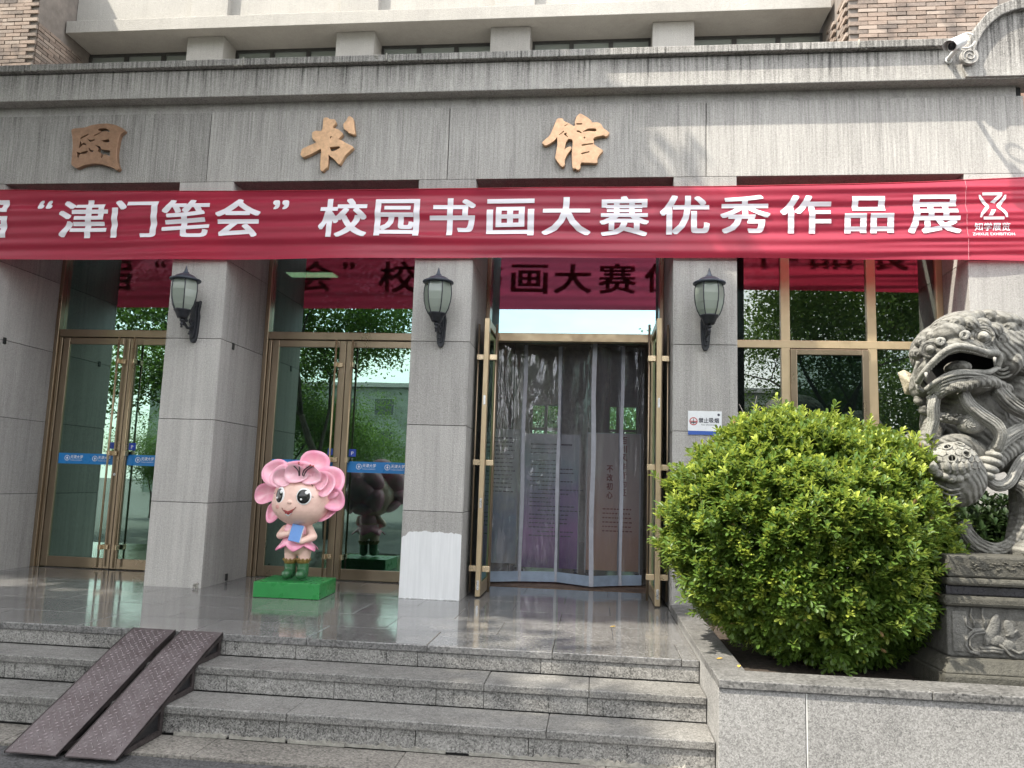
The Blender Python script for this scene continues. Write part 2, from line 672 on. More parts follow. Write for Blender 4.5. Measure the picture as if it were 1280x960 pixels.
# fascia and cap of the canopy roof
cor = obj('cornice', B().box(-11, 4.30, -.14, .6, 5.872, 6.196), CORN, lib, bevel=.008)
xs = [-11, -6.55, -3.99, -1.05, 2.62, 3.6]
for i in range(5):
    obj('cap_stone', B().box(xs[i] + .003, xs[i + 1] - .003, -.205, .62, 6.205 + rr.uniform(0, .003), 6.285), CORN, cor, bevel=.008)
for cx in (-6.55, -3.99, -2.35, 2.62):
    b = B()
    for i in range(9):
        b.ell((cx + rr.uniform(-.13, .13), -.205 + rr.uniform(0, .02), 6.20 + abs(rr.gauss(0, .025))), (rr.uniform(.008, .03), .008, rr.uniform(.006, .016)), seg=7, rings=5)
    b.ell((cx, -.2, 6.255), (.014, .012, .05), seg=7, rings=6)
    obj('mortar_lump', b, MORT, cor, smooth=True, kind='stuff')
obj('roof_deck', B().box(-11, 4.2, .62, 3.2, 6.0, 6.2), CORN, lib)

# scroll ornament above the right end of the cornice
def arc(cx, cz, r, a0, a1, n):
    return [(cx + r * cos(a0 + (a1 - a0) * i / n), cz + r * sin(a0 + (a1 - a0) * i / n)) for i in range(n + 1)]


SC = [at(*p, -.20) for p in ((1206, 66), (1209, 55), (1214, 44), (1222, 30), (1233, 17), (1248, 7), (1264, 1), (1282, -2), (1310, -6), (1340, -6))]
scroll = obj('scroll_ornament', B().prism([(p.x, p.z) for p in SC] + [(5.0, 6.6), (5.0, 5.885), (3.66, 5.885), (3.63, 6.0)], -.165, .2), CORN, lib, bevel=.006)
b = B()
inner = [at(*p, -.20) for p in ((1217, 66), (1221, 55), (1228, 42), (1238, 30), (1251, 20), (1266, 14), (1284, 11), (1310, 8), (1340, 8))]
outl = [(p.x, p.z) for p in SC] + [(p.x, p.z) for p in reversed(inner)]
b.prism(outl, -.225, -.16)
obj('scroll_rim', b, CORN, scroll, bevel=.01)
c = at(1213, 69, -.23)
b = B()
b.lathe([(.0, -.03), (.082, -.03), (.085, -.02), (.085, .022), (0, .022)], (c.x, -.20, c.z), 28, Matrix.Rotation(pi / 2, 3, 'X'))
sp = []
for i in range(40):
    a = i / 39 * 3.2 * pi
    r = .012 + .055 * i / 39
    sp.append((c.x + r * cos(a), -.224, c.z + r * sin(a)))
b.tube(sp, .008, 6)
obj('scroll_volute', b, CORN, scroll, smooth=False, bevel=.004)


# bricks
def brick_mat():
    t = NT('brown_brick')
    r = t.n('ObjectInfo').outputs['Random']
    c = t.ramp(r, [(0, (.095, .08, .072)), (.18, (.15, .115, .095)), (.4, (.21, .155, .125)), (.62, (.25, .19, .155)), (.82, (.32, .265, .225)), (1, (.16, .13, .115))])
    n = t.noise(t.pos(), 45, 4, .7)
    st = t.noise(t.pos(), 1.6, 3, .6)
    c = t.mix(t.math('MULTIPLY', t.math('SUBTRACT', n, .3, True), 1.1, True), c, (.42, .34, .28))
    c = t.mix(t.ramp(st, [(.55, 0), (.66, .6)]), c, (.05, .045, .045))
    return t.done(t.bsdf(color=c, rough=.9, normal=t.bump(n, .6, .006)))


BRICK = brick_mat()
BMORT = plain('brick_mortar', (.20, .175, .155), .95)
bw = obj('brick_wall', B().box(-10.6, -8.412, 2.012, 4.6, 5.0, 10), BMORT, lib)
bw2 = obj('brick_wall', B().box(3.252, 9, 2.012, 4.6, 5.0, 10), BMORT, lib)
BL, BH, BJ = .235, .050, .010
brick_me = mesh_of('brick', B().box(-BL / 2, BL / 2, -.012, .02, -BH / 2, BH / 2), BRICK)
hdr_me = mesh_of('brick', B().box(-.02, .012, -BL / 2, BL / 2, -BH / 2, BH / 2), BRICK)
nb = 0
for row in range(70):
    z = 6.28 + row * (BH + BJ)
    for side, (xa, xb) in enumerate(((-9.1, -8.40), (3.24, 5.0))):
        off = (row % 2) * (BL + BJ) / 2
        x = xb - off if side == 0 else xa + off
        zlim = 9.1 if side == 0 else 8.65
        zmin = 7.45 if side == 0 else 7.25
        if not zmin < z < zlim:
            continue
        while xa - .1 <= x <= xb + .1:
            cx = x - BL / 2 if side == 0 else x + BL / 2
            cx = min(max(cx, xa + .02), xb - .02)
            if (xa - .1) < cx < (xb + .1):
                lo, hi = max(cx - BL / 2, xa - .2), cx + BL / 2
                if side == 0:
                    hi = min(hi, xb)
                else:
                    lo = max(lo, xa)
                sc = (hi - lo) / BL
                if sc > .2:
                    place('brick', brick_me, ((lo + hi) / 2, 2.0 + rr.uniform(-.004, .004), z + rr.uniform(-.0015, .0015)), bw2 if side else bw, (sc * rr.uniform(.98, 1.01), 1, rr.uniform(.92, 1.06)))
                    nb += 1
            x += (BL + BJ) * (-1 if side == 0 else 1)
    # return of the left pier, seen at a slant
    if 7.4 < z < 9.1:
        y = 2.025 + (row % 2) * .12 - .12
        while y < 2.95 and nb < 298:
            ya_ = max(y, 2.025)
            yb_ = y + BL
            place('brick', hdr_me, (-8.40 + rr.uniform(-.004, .004), (ya_ + yb_) / 2, z), bw, (1, (yb_ - ya_) / BL * rr.uniform(.97, 1), rr.uniform(.93, 1.05)))
            nb += 1
            y += BL + BJ
    if 7.25 < z < 8.65:
        y = 2.0 + .03 + (row % 2) * .12
        while y < 2.8 and nb < 298:
            place('brick', hdr_me, (3.228 + rr.uniform(-.003, .003), y + .125, z), bw2, (1, rr.uniform(.97, 1), rr.uniform(.93, 1.05)))
            nb += 1
            y += .49


def brick_tex():
    t = NT('far_brick')
    c = t.n('TexBrick', {'Vector': t.n('Mapping', {'Vector': t.pos(), 'Rotation': (pi / 2, 0, 0)}).outputs[0], 'Color1': (.24, .15, .11, 1), 'Color2': (.15, .10, .085, 1), 'Mortar': (.2, .18, .16, 1), 'Scale': 1.0, 'Mortar Size': .006, 'Brick Width': .245, 'Row Height': .06})
    return t.done(t.bsdf(color=c.outputs[0], rough=.9, normal=t.bump(c.outputs['Fac'], -.5, .006)))


obj('brick_flank', B().box(4.33, 12, 1.9, 2.4, 0, 7.2), brick_tex(), lib)

print('bricks', nb)
# upper storey: slab, stub columns, window band
up = obj('balcony_slab', B().box(-8.385, 3.20, 2.57, 3.4, 8.455, 8.655), PLAS, lib, bevel=.006)
for x0 in (-6.47, -4.06, -1.67, .73):
    obj('column', B().box(x0, x0 + .60, 2.78, 3.18, 6.2, 8.452), PLAS, lib, bevel=.006)
    obj('pilaster', B().box(x0 + .06, x0 + .66, 2.70, 3.0, 8.658, 10), PLAS, lib, bevel=.006)
obj('spandrel', B().box(-8.40, 3.25, 2.80, 3.2, 8.657, 10), PLAS, lib)
obj('upper_wall', B().box(-8.4, 3.25, 3.26, 3.5, 6.2, 7.3), PLAS, lib)
ends = [-8.40, -6.47, -5.87, -4.06, -3.46, -1.67, -1.07, .73, 1.33, 3.25]
for i in range(0, 10, 2):
    a, c_ = ends[i], ends[i + 1]
    fr = B()
    fr.box(a, c_, 3.19, 3.255, 8.415, 8.452)
    fr.box(a, c_, 3.19, 3.255, 7.28, 7.34)
    k = 3
    for j in range(k + 1):
        xx = a + (c_ - a) * j / k
        fr.box(xx - .035, xx + .035, 3.192, 3.253, 7.34, 8.414)
    w_ = obj('window', fr, plain('dark_window_frame', (.06, .06, .06), .5), lib)
    for j in range(k):
        xa, xb = a + (c_ - a) * j / k + .035, a + (c_ - a) * (j + 1) / k - .035
        obj('pane', B().box(xa, xb, 3.22, 3.228, 7.34, 8.414), UPGLASS, w_)
obj('upper_room', B().box(-8.4, 3.25, 4.2, 4.3, 6.2, 9), plain('dim_room', (.10, .10, .10), .9), lib)

# back wall behind the piers, over and beside the openings
obj('wall', B().box(-11, 4.3, 1.26, 1.5, 4.45, 4.93), STONE, lib)
obj('wall', B().box(1.0, 1.6, .6, 1.5, P0, 4.93), STONE, lib)
obj('wall', B().box(1.42, 3.68, .56, .75, .2, 1.25), STONE, lib)


# ---- bronze doors
def txt(s, x0, x1, z0, z1, y, bold=.02, plane='xz', cuts=0, shear=0, fit=True):
    """lettering as a flat mesh that fills the given box; returns builder"""
    cu = bpy.data.curves.new('t', 'FONT')
    cu.body = s
    cu.size = 1
    cu.resolution_u = 3
    cu.shear = shear
    o = bpy.data.objects.new('t', cu)
    COL.objects.link(o)
    dg = bpy.context.evaluated_depsgraph_get()
    me = bpy.data.meshes.new_from_object(o.evaluated_get(dg))
    b = B()
    if len(me.vertices):
        V = [v.co.copy() for v in me.vertices]
        F = [tuple(p.vertices) for p in me.polygons]
        ax, bx = min(v.x for v in V) - bold, max(v.x for v in V) + bold
        ay, by = min(v.y for v in V) - bold, max(v.y for v in V) + bold
        # heavy strokes: the outline laid down several times, each a hair in front of the last
        offs = [(0, 0)]
        if bold > .004:
            offs += [(bold * u_, bold * .85 * v_) for u_, v_ in ((1, 1), (-1, 1), (-1, -1), (1, -1), (1, 0), (-1, 0), (0, 1), (0, -1))]
        for k, (dx_, dy_) in enumerate(offs):
            b.add([(x0 + (v.x + dx_ - ax) / (bx - ax) * (x1 - x0), y - k * .00012, z0 + (v.y + dy_ - ay) / (by - ay) * (z1 - z0)) for v in V], F)
    bpy.data.objects.remove(o)
    bpy.data.curves.remove(cu)
    bpy.data.meshes.remove(me)
    return b


DECAL = plain('blue_decal', (.02, .20, .52), .35, 0, .05)
WHITEL = plain('white_lettering', (.80, .80, .82), .5, 0, .03)
BLUES = plain('blue_sign', (.02, .06, .38), .35, 0, .05)
HANDB = plain('handle_bracket', (.58, .46, .30), .3, .6, .05, 5, 0)


def decal(door, x0, x1, y, marks):
    st = obj('decal_strip', B().box(x0, x1, y - .0012, y, 1.737, 1.868), DECAL, door)
    for mx in marks:
        b = B()
        t_ = txt('天津大学', mx + .075, mx + .245, 1.80, 1.845, y - .0022, .01, shear=.15)
        b.add(t_.v, t_.f)
        t_ = txt('TIANJIN UNIVERSITY', mx + .075, mx + .24, 1.772, 1.788, y - .0022, .0)
        b.add(t_.v, t_.f)
        cz = 1.808
        for (r0, r1) in ((.028, .034), (.0, .012)):
            n = 20
            ring = [(mx + .035 + r1 * cos(2 * pi * k / n), y - .0022, cz + r1 * sin(2 * pi * k / n)) for k in range(n)]
            if r0:
                ri = [(mx + .035 + r0 * cos(2 * pi * k / n), y - .0022, cz + r0 * sin(2 * pi * k / n)) for k in range(n)]
                b.add(ring + ri, [(k, (k + 1) % n, n + (k + 1) % n, n + k) for k in range(n)])
            else:
                b.add(ring, [tuple(range(n))])
        b.quad((mx + .033, y - .0022, cz - .026), (mx + .037, y - .0022, cz - .026), (mx + .037, y - .0022, cz + .026), (mx + .033, y - .0022, cz + .026))
        obj('decal_text', b, WHITEL, door)
    return st


def leaf(x0, x1, yf, hinge_left, name='glass_door'):
    """one door leaf in the wall plane, its front at yf"""
    z0, z1, sw = P0 + .008, 3.335, .085
    fr = B()
    fr.box(x0, x0 + sw, yf, yf + .05, z0, z1)
    fr.box(x1 - sw, x1, yf, yf + .05, z0, z1)
    fr.box(x0 + sw, x1 - sw, yf + .001, yf + .049, z1 - .085, z1)
    fr.box(x0 + sw, x1 - sw, yf + .001, yf + .049, z0, z0 + .125)
    d = obj(name, fr, BRONZE, lib, bevel=.006)
    obj('pane', B().box(x0 + sw, x1 - sw, yf + .020, yf + .030, z0 + .125, z1 - .085), DOORGLASS, d)
    hx = x1 - .10 if hinge_left else x0 + .10
    sgn = 1 if hinge_left else -1
    h = B()
    h.tube([(hx, yf - .075, P0 + .03), (hx, yf - .075, 3.33)], .0125, 12)
    obj('handle', h, GOLDB, d, smooth=True)
    for zb in (3.03, 1.88, .74):
        obj('handle_bracket', B().box(hx - .016, hx + .02 + .0, yf - .085, yf - .002, zb - .03, zb + .03).box(hx + sgn * .01 - .02, hx + sgn * .075 + .0 if sgn > 0 else hx + .02, yf - .026, yf - .003, zb - .028, zb + .028), HANDB, d, bevel=.004)
    return d


def jamb(x0, x1, yf, mat=BRONZE, z1=4.5):
    obj('door_frame', B().box(x0, x1, yf, yf + .12, P0, z1), mat, lib, bevel=.006)


YF = 1.10
# left bay
for (xa, xb, cx) in ((-6.87, -4.727, -5.86), (-4.09, -1.967, -3.045)):
    jamb(xa + .001, xa + .055, YF - .03)
    jamb(xa + .058, xa + .10, YF + .0, GOLDB if False else BRONZE, 3.335)
    jamb(xb - .10, xb - .001, YF)
    tr = obj('transom_bar', B().box(xa + .056, xb - .101, YF - .012, YF + .1, 3.34, 3.435), BRONZE, lib, bevel=.006)
    obj('transom_pane', B().box(xa + .056, xb - .101, YF + .04, YF + .05, 3.436, 4.46), TRANSOMGLASS, lib)
    l1 = leaf(xa + .105, cx - .003, YF + .015, True)
    l2 = leaf(cx + .003, xb - .105, YF + .015, False)
    w_ = cx - .09 - (xa + .19)
    yg = YF + .015 + .020
    decal(l1, xa + .19, cx - .09, yg, [xa + .27, xa + .27 + .37])
    decal(l2, cx + .09, xb - .19, yg, [cx + .20, cx + .20 + .35])
    obj('blue_label', B().box(cx + .10, cx + .19, yg - .0025, yg, 1.925, 2.015), BLUES, l2)
    obj('blue_label', B().box(cx - .16, cx - .10, yg - .0025, yg, 1.935, 2.015), BLUES, l1)
    b = txt('P', cx + .13, cx + .16, 1.945, 1.985, yg - .0035, .01)
    obj('label_mark', b, WHITEL, l2)
    obj('lock', B().lathe([(.0, -.012), (.016, -.012), (.018, 0), (0, .0)], (cx - .045, YF + .013, 1.62), 14, Matrix.Rotation(pi / 2, 3, 'X')), WHITEP, l1, smooth=True)
# entrance bay
jamb(-1.334, -1.285, YF - .02)
jamb(.725, .774, YF - .02)
obj('transom_bar', B().box(-1.284, .724, YF + .03, YF + .15, 3.36, 3.46), GOLDB, lib, bevel=.006)
obj('transom_pane', B().box(-1.284, .724, YF + .08, YF + .09, 3.461, 4.46), glass_mat('entrance_transom_glass', (.25, .36, .34), .46, sheen=(.58, .88, .92)), lib)


def open_leaf(xc, y0, y1, out):
    """leaf standing open at right angles to the wall, edge towards the viewer"""
    z0, z1, sw = P0 + .012, 3.45, .085
    fr = B()
    fr.box(xc - .027, xc + .027, y0, y0 + sw, z0, z1)
    fr.box(xc - .027, xc + .027, y1 - sw, y1, z0, z1)
    fr.box(xc - .026, xc + .026, y0 + sw, y1 - sw, z1 - .085, z1)
    fr.box(xc - .026, xc + .026, y0 + sw, y1 - sw, z0, z0 + .125)
    d = obj('glass_door', fr, GOLDB, lib, bevel=.005)
    obj('pane', B().box(xc - .005, xc + .005, y0 + sw, y1 - sw, z0 + .125, z1 - .085), DOORGLASS, d)
    for sg in (-1, 1):
        obj('handle', B().tube([(xc + sg * .098, y0 + .10, P0 + .05), (xc + sg * .098, y0 + .10, 3.40)], .0125, 12), BRONZE, d, smooth=True)
        for zb in (3.03, 1.88, .76):
            a, c_ = sorted((xc + sg * .0285, xc + sg * .112))
            obj('handle_bracket', B().box(a, c_, y0 + .07, y0 + .13, zb - .03, zb + .03), HANDB, d, bevel=.004)
    for zc in (2.55, 1.45, .60):
        obj('lock_plate', B().box(xc - .012, xc + .012, y0 - .003, y0, zc - .05, zc + .05), plain('steel', (.6, .6, .6), .3, .9), d, bevel=.001)
    return d


open_leaf(-1.195, .27, 1.08, -1)
open_leaf(.655, .20, 1.08, 1)

# ---- big window of the right bay
YW = .57
wf = B()
wf.box(1.43, 3.67, YW, YW + .08, 1.25, 1.33)
wf.box(1.43, 3.67, YW - .003, YW + .083, 3.215, 3.30)
wf.box(1.43, 3.67, YW, YW + .08, 4.38, 4.47)
for xa, xb in ((1.43, 1.50), (1.985, 2.08), (2.885, 2.98), (3.60, 3.671)):
    wf.box(xa, xb, YW - .001, YW + .081, 1.33, 4.38)
win = obj('window', wf, GOLDB, lib, bevel=.005)
for (xa, xb) in ((1.50, 1.985), (2.98, 3.60)):
    obj('pane', B().box(xa, xb, YW + .03, YW + .038, 1.33, 3.215), WINGLASS, win)
for (xa, xb) in ((1.50, 1.985), (2.08, 2.885), (2.98, 3.60)):
    obj('pane', B().box(xa, xb, YW + .03, YW + .038, 3.30, 4.38), WINGLASS, win)
sash = B()
sash.box(2.08, 2.145, YW - .022, YW + .05, 1.335, 3.205).box(2.82, 2.885, YW - .022, YW + .05, 1.335, 3.205).box(2.145, 2.82, YW - .021, YW + .05, 3.14, 3.205).box(2.145, 2.82, YW - .021, YW + .05, 1.335, 1.40)
sa = obj('casement', sash, BRONZE, win, bevel=.006)
obj('pane', B().box(2.145, 2.82, YW + .005, YW + .012, 1.40, 3.14), glass_mat('casement_glass', (.2, .24, .25), .06), win)
obj('upper_blank', B().box(1.43, 3.67, YW + .01, YW + .2, 4.472, 4.93), BEAMS, lib)

# ---- lobby behind the doors
LOBW = plain('lobby_wall', (.66, .62, .56), .8)
LOBT = granite('lobby_floor_tile', .20, .15, .4, True)
obj('lobby_floor', B().box(-11, 4.3, 1.25, 9.0, P0 - .1, P0 - .012), LOBT, kind='structure')
obj('lobby_ceiling', B().box(-11, 4.3, 1.5, 9.0, 4.62, 4.75), LOBW, kind='structure')
lw = B()
lw.box(-11, -10.8, 1.5, 9, P0 - .01, 4.62).box(4.1, 4.3, 1.5, 9, P0 - .01, 4.62)
lw.box(-11, -1.45, 9.0, 9.2, P0 - .1, 4.75).box(-1.45, .95, 9.0, 9.2, P0 - .1, 1.3).box(-1.45, .95, 9.0, 9.2, 3.4, 4.75).box(.95, 4.3, 9.0, 9.2, P0 - .1, 4.75).box(-.75, 0, 9.001, 9.199, 1.3, 3.4)
obj('lobby_wall', lw, LOBW, kind='structure')
pw = B().box(-1.9, -1.3, 4.0, 4.3, P0 - .01, 4.62).box(.66, 1.25, 4.0, 4.3, P0 - .01, 4.62).box(-.15, .3, 8.5, 8.95, P0 - .01, 4.62)
obj('lobby_column', pw, plain('lobby_column', (.25, .22, .18), .5), kind='structure')
cl = thing('ceiling_light', 'long lit strip light on the lobby ceiling behind the second door', 'ceiling light', (-4.1, 2.6, 4.6))
obj('housing', B().box(-4.5, -3.75, 2.45, 2.75, 4.575, 4.619), WHITEP, cl)
t = NT('light_panel')
LP = t.done(t.n('Emission', {'Color': (1, .82, .50, 1), 'Strength': 2.6}).outputs[0])
obj('diffuser', B().box(-4.47, -3.78, 2.48, 2.72, 4.566, 4.574), LP, cl)
# window in the lobby's back wall
bwd = thing('back_window', 'bright green lobby window seen through the entrance strip curtain', 'window', (-.3, 9.05, 1.3))
fr = B()
for xx in (-1.45, -1.12, -.82, .0, .45, .88):
    fr.box(xx, xx + .07, 9.03, 9.12, 1.3, 3.4)
fr.box(-1.45, -.75, 9.032, 9.118, 2.85, 2.90)
fr.box(.0, .95, 9.032, 9.118, 2.85, 2.90)
obj('frame', fr, BRONZE, bwd)
bgl = glass_mat('back_glass', (.62, .82, .68), .06, (.2, .3, .25), .02)
obj('pane', B().box(-1.45, -.75, 9.07, 9.078, 1.3, 3.4), bgl, bwd)
obj('pane', B().box(.0, .95, 9.07, 9.078, 1.3, 3.4), bgl, bwd)


# posters standing in the lobby
def poster_mat(name, stops, axis):
    t = NT(name)
    c = t.n('SeparateXYZ', {0: t.n('NewGeometry').outputs['Position']}).outputs
    n = t.noise(t.pos(), 2.5, 4)
    z = t.math('ADD', t.math('MULTIPLY', t.math('SUBTRACT', c[2], P0), .5), t.math('MULTIPLY', t.math('SUBTRACT', n, .5), .5))
    return t.done(t.bsdf(color=t.ramp(z, stops), rough=.5))


INK = plain('dark_print', (.06, .05, .09), .6)
REDINK = plain('red_print', (.30, .05, .04), .6)


def poster(name, label, x0, x1, z1, y, m, rz=0):
    r = thing(name, label, 'display board', ((x0 + x1) / 2, y, P0 - .01))
    obj('panel', B().box(x0, x1, y, y + .02, P0 + .05, z1), m, r)
    obj('panel_frame', B().box(x0 - .02, x0, y - .005, y + .03, P0, z1 + .01).box(x1, x1 + .02, y - .005, y + .03, P0, z1 + .01).box(x0, x1, y - .004, y + .03, z1, z1 + .012), WHITEP, r)
    obj('foot', B().box(x0, x0 + .05, y - .15, y + .2, P0 - .01, P0 + .04).box(x1 - .05, x1, y - .15, y + .2, P0 - .01, P0 + .04), BLACKM, r)
    return r


pr = poster('display_board', 'purple and grey exhibition board behind the second curtain strip', -1.0, -.22, 2.37, 3.0, poster_mat('purple_board', [(0, (.20, .08, .30)), (.28, (.58, .24, .66)), (.5, (.40, .34, .60)), (.7, (.42, .54, .62)), (.95, (.68, .68, .74))], 2))
b = B()
rr = random.Random(8)
for i in range(22):
    z = 2.22 - i * .058 - (.05 if i > 2 else 0)
    if i == 0:
        b.box(-.9, -.32, 2.996, 2.999, z, z + .022)
        continue
    L = rr.uniform(.25, .6)
    a = -.9 + (.12 if i % 5 == 0 else 0)
    xx = a
    while xx < a + L:
        ww = rr.uniform(.02, .05)
        b.box(xx, xx + ww, 2.996, 2.999, z, z + .014)
        xx += ww + .012
obj('print', b, INK, pr)
pk = poster('display_board', 'pinkish brown exhibition board with vertical red lettering', -.10, .62, 2.40, 3.0, poster_mat('pink_board', [(0, (.80, .46, .28)), (.25, (.84, .50, .36)), (.5, (.78, .58, .50)), (.75, (.70, .60, .55)), (1, (.74, .65, .60))], 2))
b = B()
for ci, (s_, x0_, z0_) in enumerate((('百川风华皆为证', .36, 2.36), ('不改初心', .17, 1.96))):
    for k, ch in enumerate(s_):
        t_ = txt(ch, x0_, x0_ + .085, z0_ - .12 * k - .10, z0_ - .12 * k, 2.996, .02)
        b.add(t_.v, t_.f)
obj('print', b, REDINK, pk)
b = B()
for i in range(6):
    xx = .12
    z = 1.35 - i * .06
    while xx < .5:
        ww = rr.uniform(.02, .045)
        b.box(xx, xx + ww, 2.996, 2.999, z, z + .016)
        xx += ww + .014
obj('small_print', b, REDINK, pk)
pg = poster('display_board', 'pale grey notice board behind the leftmost curtain strip', -1.62, -1.12, 2.45, 3.4, poster_mat('grey_board', [(0, (.52, .56, .60)), (.4, (.30, .42, .62)), (.55, (.60, .64, .66)), (1, (.68, .70, .70))], 2))
b = B()
for i in range(14):
    xx = -1.56
    z = 2.32 - i * .06
    while xx < -1.2:
        ww = rr.uniform(.03, .06)
        b.box(xx, xx + ww, 3.396, 3.399, z, z + .016)
        xx += ww + .014
obj('print', b, INK, pg)

# ------------------------------------------------------------------ strip curtain of clear plastic
def film_mat():
    t = NT('clear_plastic_film')
    p = t.pos((3.2, 3.2, .8))
    n = t.noise(p, 1.6, 3, .5, 1.4)
    n2 = t.noise(t.pos((1, 1, .5)), 9, 2, .5, .5)
    n3 = t.noise(t.pos((9, 9, .35)), 1.0, 2, .5)
    nm = t.bump(t.math('ADD', t.math('ADD', n, t.math('MULTIPLY', n2, .12)), t.math('MULTIPLY', n3, .8)), 0.55, .06)
    tr = t.n('BsdfTransparent', {'Color': (.80, .81, .84, 1)}).outputs[0]
    gl = t.n('BsdfGlossy', {'Color': (.9, .9, .95, 1), 'Roughness': .04, 'Normal': nm}).outputs[0]
    hz = t.ramp(t.noise(t.pos((1.5, 1.5, .35)), 2.0, 4, .6), [(.3, .07), (.7, .18)])
    df = t.n('BsdfDiffuse', {'Color': (.60, .60, .66, 1)}).outputs[0]
    fr_ = t.n('Fresnel', {'IOR': 1.45, 'Normal': nm}).outputs[0]
    a = t.n('MixShader', {0: hz, 1: tr, 2: df}).outputs[0]
    return t.done(t.n('MixShader', {0: t.math('MAXIMUM', t.math('MULTIPLY', fr_, 1.5), .10, True), 1: a, 2: gl}).outputs[0])


FILM = film_mat()
SEAM = plain('grey_curtain_seam', (.38, .39, .44), .4, 0, .1)
HEM = plain('blue_grey_hem', (.30, .37, .47), .45, 0, .15, 6)
cu_ = thing('strip_curtain', 'clear plastic strip curtain with grey seams and blue hem in the entrance', 'curtain', (-.3, 1.5, P0))
nodes_ = [(-1.235, 1.42), (-.885, 1.60), (-.445, 1.70), (-.022, 1.40), (.32, 1.62), (.60, 1.75)]
ZT, ZB = 3.40, P0 + .025
for i in range(5):
    (xa, ya), (xb, yb) = nodes_[i], nodes_[i + 1]
    b = B()
    nx, nz = 10, 26
    for j in range(nz + 1):
        for k in range(nx + 1):
            u, v = k / nx, j / nz
            env = sin(u * pi)
            dy = env * (.030 * mnoise.noise(Vector((u * 2 + i * 7, v * 2.5, i))) + .02 * sin(v * 9 + i * 2 + u * 3) * v)
            b.v.append(Vector((xa + (xb - xa) * u, ya + (yb - ya) * u + dy, ZB + .125 + (ZT - ZB - .125) * v)))
    b.f = [(j * (nx + 1) + k, j * (nx + 1) + k + 1, (j + 1) * (nx + 1) + k + 1, (j + 1) * (nx + 1) + k) for j in range(nz) for k in range(nx)]
    obj('film', b, FILM, cu_, smooth=True)
    L = sqrt((xb - xa) ** 2 + (yb - ya) ** 2)
    Mh = Matrix.Translation((xa, ya, 0)) @ Matrix.Rotation(atan2(yb - ya, xb - xa), 4, 'Z')
    tilt = random.uniform(-.012, .012)
    obj('hem', B().box(.015, L - .015, -.004, .004, ZB, ZB + .122, Mh), HEM, cu_, bevel=.002)
for i, (xa, ya) in enumerate(nodes_):
    if 0 < i < 5:
        b = B()
        pts = 24
        prev = None
        for k in range(pts):
            z = ZB + .0 + (ZT - ZB) * k / (pts - 1)
            dx = .006 * sin(z * 4 + i * 2)
            b.v += [Vector((xa - .027 + dx, ya - .008, z)), Vector((xa + .027 + dx, ya - .008, z)), Vector((xa + .027 + dx, ya + .006, z)), Vector((xa - .027 + dx, ya + .006, z))]
        for k in range(pts - 1):
            o_ = k * 4
            for q in range(4):
                b.f.append((o_ + q, o_ + (q + 1) % 4, o_ + 4 + (q + 1) % 4, o_ + 4 + q))
        obj('seam', b, SEAM, cu_)
obj('rail', B().box(-1.28, .72, 1.42, 1.52, 3.40, 3.46), BLACKM, cu_)
obj('doorway_threshold', B().box(-1.28, .72, 1.26, 1.86, P0 - .05, P0 + .004), plain('rusty_threshold', (.14, .09, .06), .6, .2, .4), lib)

# ------------------------------------------------------------------ red banner
def interp(tab, x):
    if x <= tab[0][0]:
        return tab[0][1]
    for (a, va), (b_, vb) in zip(tab, tab[1:]):
        if x <= b_:
            u = (x - a) / (b_ - a)
            return va + (vb - va) * u
    return tab[-1][1]


BT = [(-9, 4.85), (-6.83, 4.825), (-5.4, 4.802), (-3.95, 4.790), (-.93, 4.793), (1.23, 4.798), (2.42, 4.804), (3.3, 4.825), (4.18, 4.862), (5.2, 4.93)]
BB = [(-9, 4.0), (-6.7, 4.010), (-3.9, 4.012), (-2.4, 4.028), (-.9, 4.040), (1.23, 4.038), (3, 4.018), (4.14, 4.008), (5.2, 4.0)]


def fold(x, z):
    v = (z - 4.4) / .4
    a = .010 * sin(22 * z + 1.1 * sin(.8 * x + .7) + .25 * x)
    a += .006 * sin(47 * z - .35 * x + 1.6 * sin(.5 * x))
    a += .012 * mnoise.noise(Vector((x * .55, z * 9, 3.1)))
    a += .012 * mnoise.noise(Vector((x * 1.1, z * 3, 8.1)))
    r = min(max((x - 1.5) / 3, 0), 1)
    a += r * .0032 * sin(95 * z - 2.2 * x + sin(1.7 * x)) + r * .009 * mnoise.noise(Vector((x * .8 - z * 1.4, z * 21, 1)))
    a += .006 * sin(3.0 * x) * (1 - v)
    return -.052 + a


def banner_mat():
    t = NT('red_banner_cloth')
    p = t.pos((160, 160, 160))
    weave = t.noise(p, 1, 2)
    cl = t.noise(t.pos((.5, 1, 5)), 1.5, 3)
    c = t.ramp(cl, [(.3, (.42, .030, .066)), (.7, (.52, .040, .086))])
    d = t.bsdf(color=c, rough=.36, spec=.65, normal=t.bump(weave, .12, .002))
    tl = t.n('BsdfTranslucent', {'Color': (.88, .06, .13, 1)}).outputs[0]
    tr = t.n('BsdfTransparent', {'Color': (1, .25, .35, 1)}).outputs[0]
    a = t.n('MixShader', {0: .38, 1: d, 2: tl}).outputs[0]
    return t.done(t.n('MixShader', {0: .05, 1: a, 2: tr}).outputs[0])


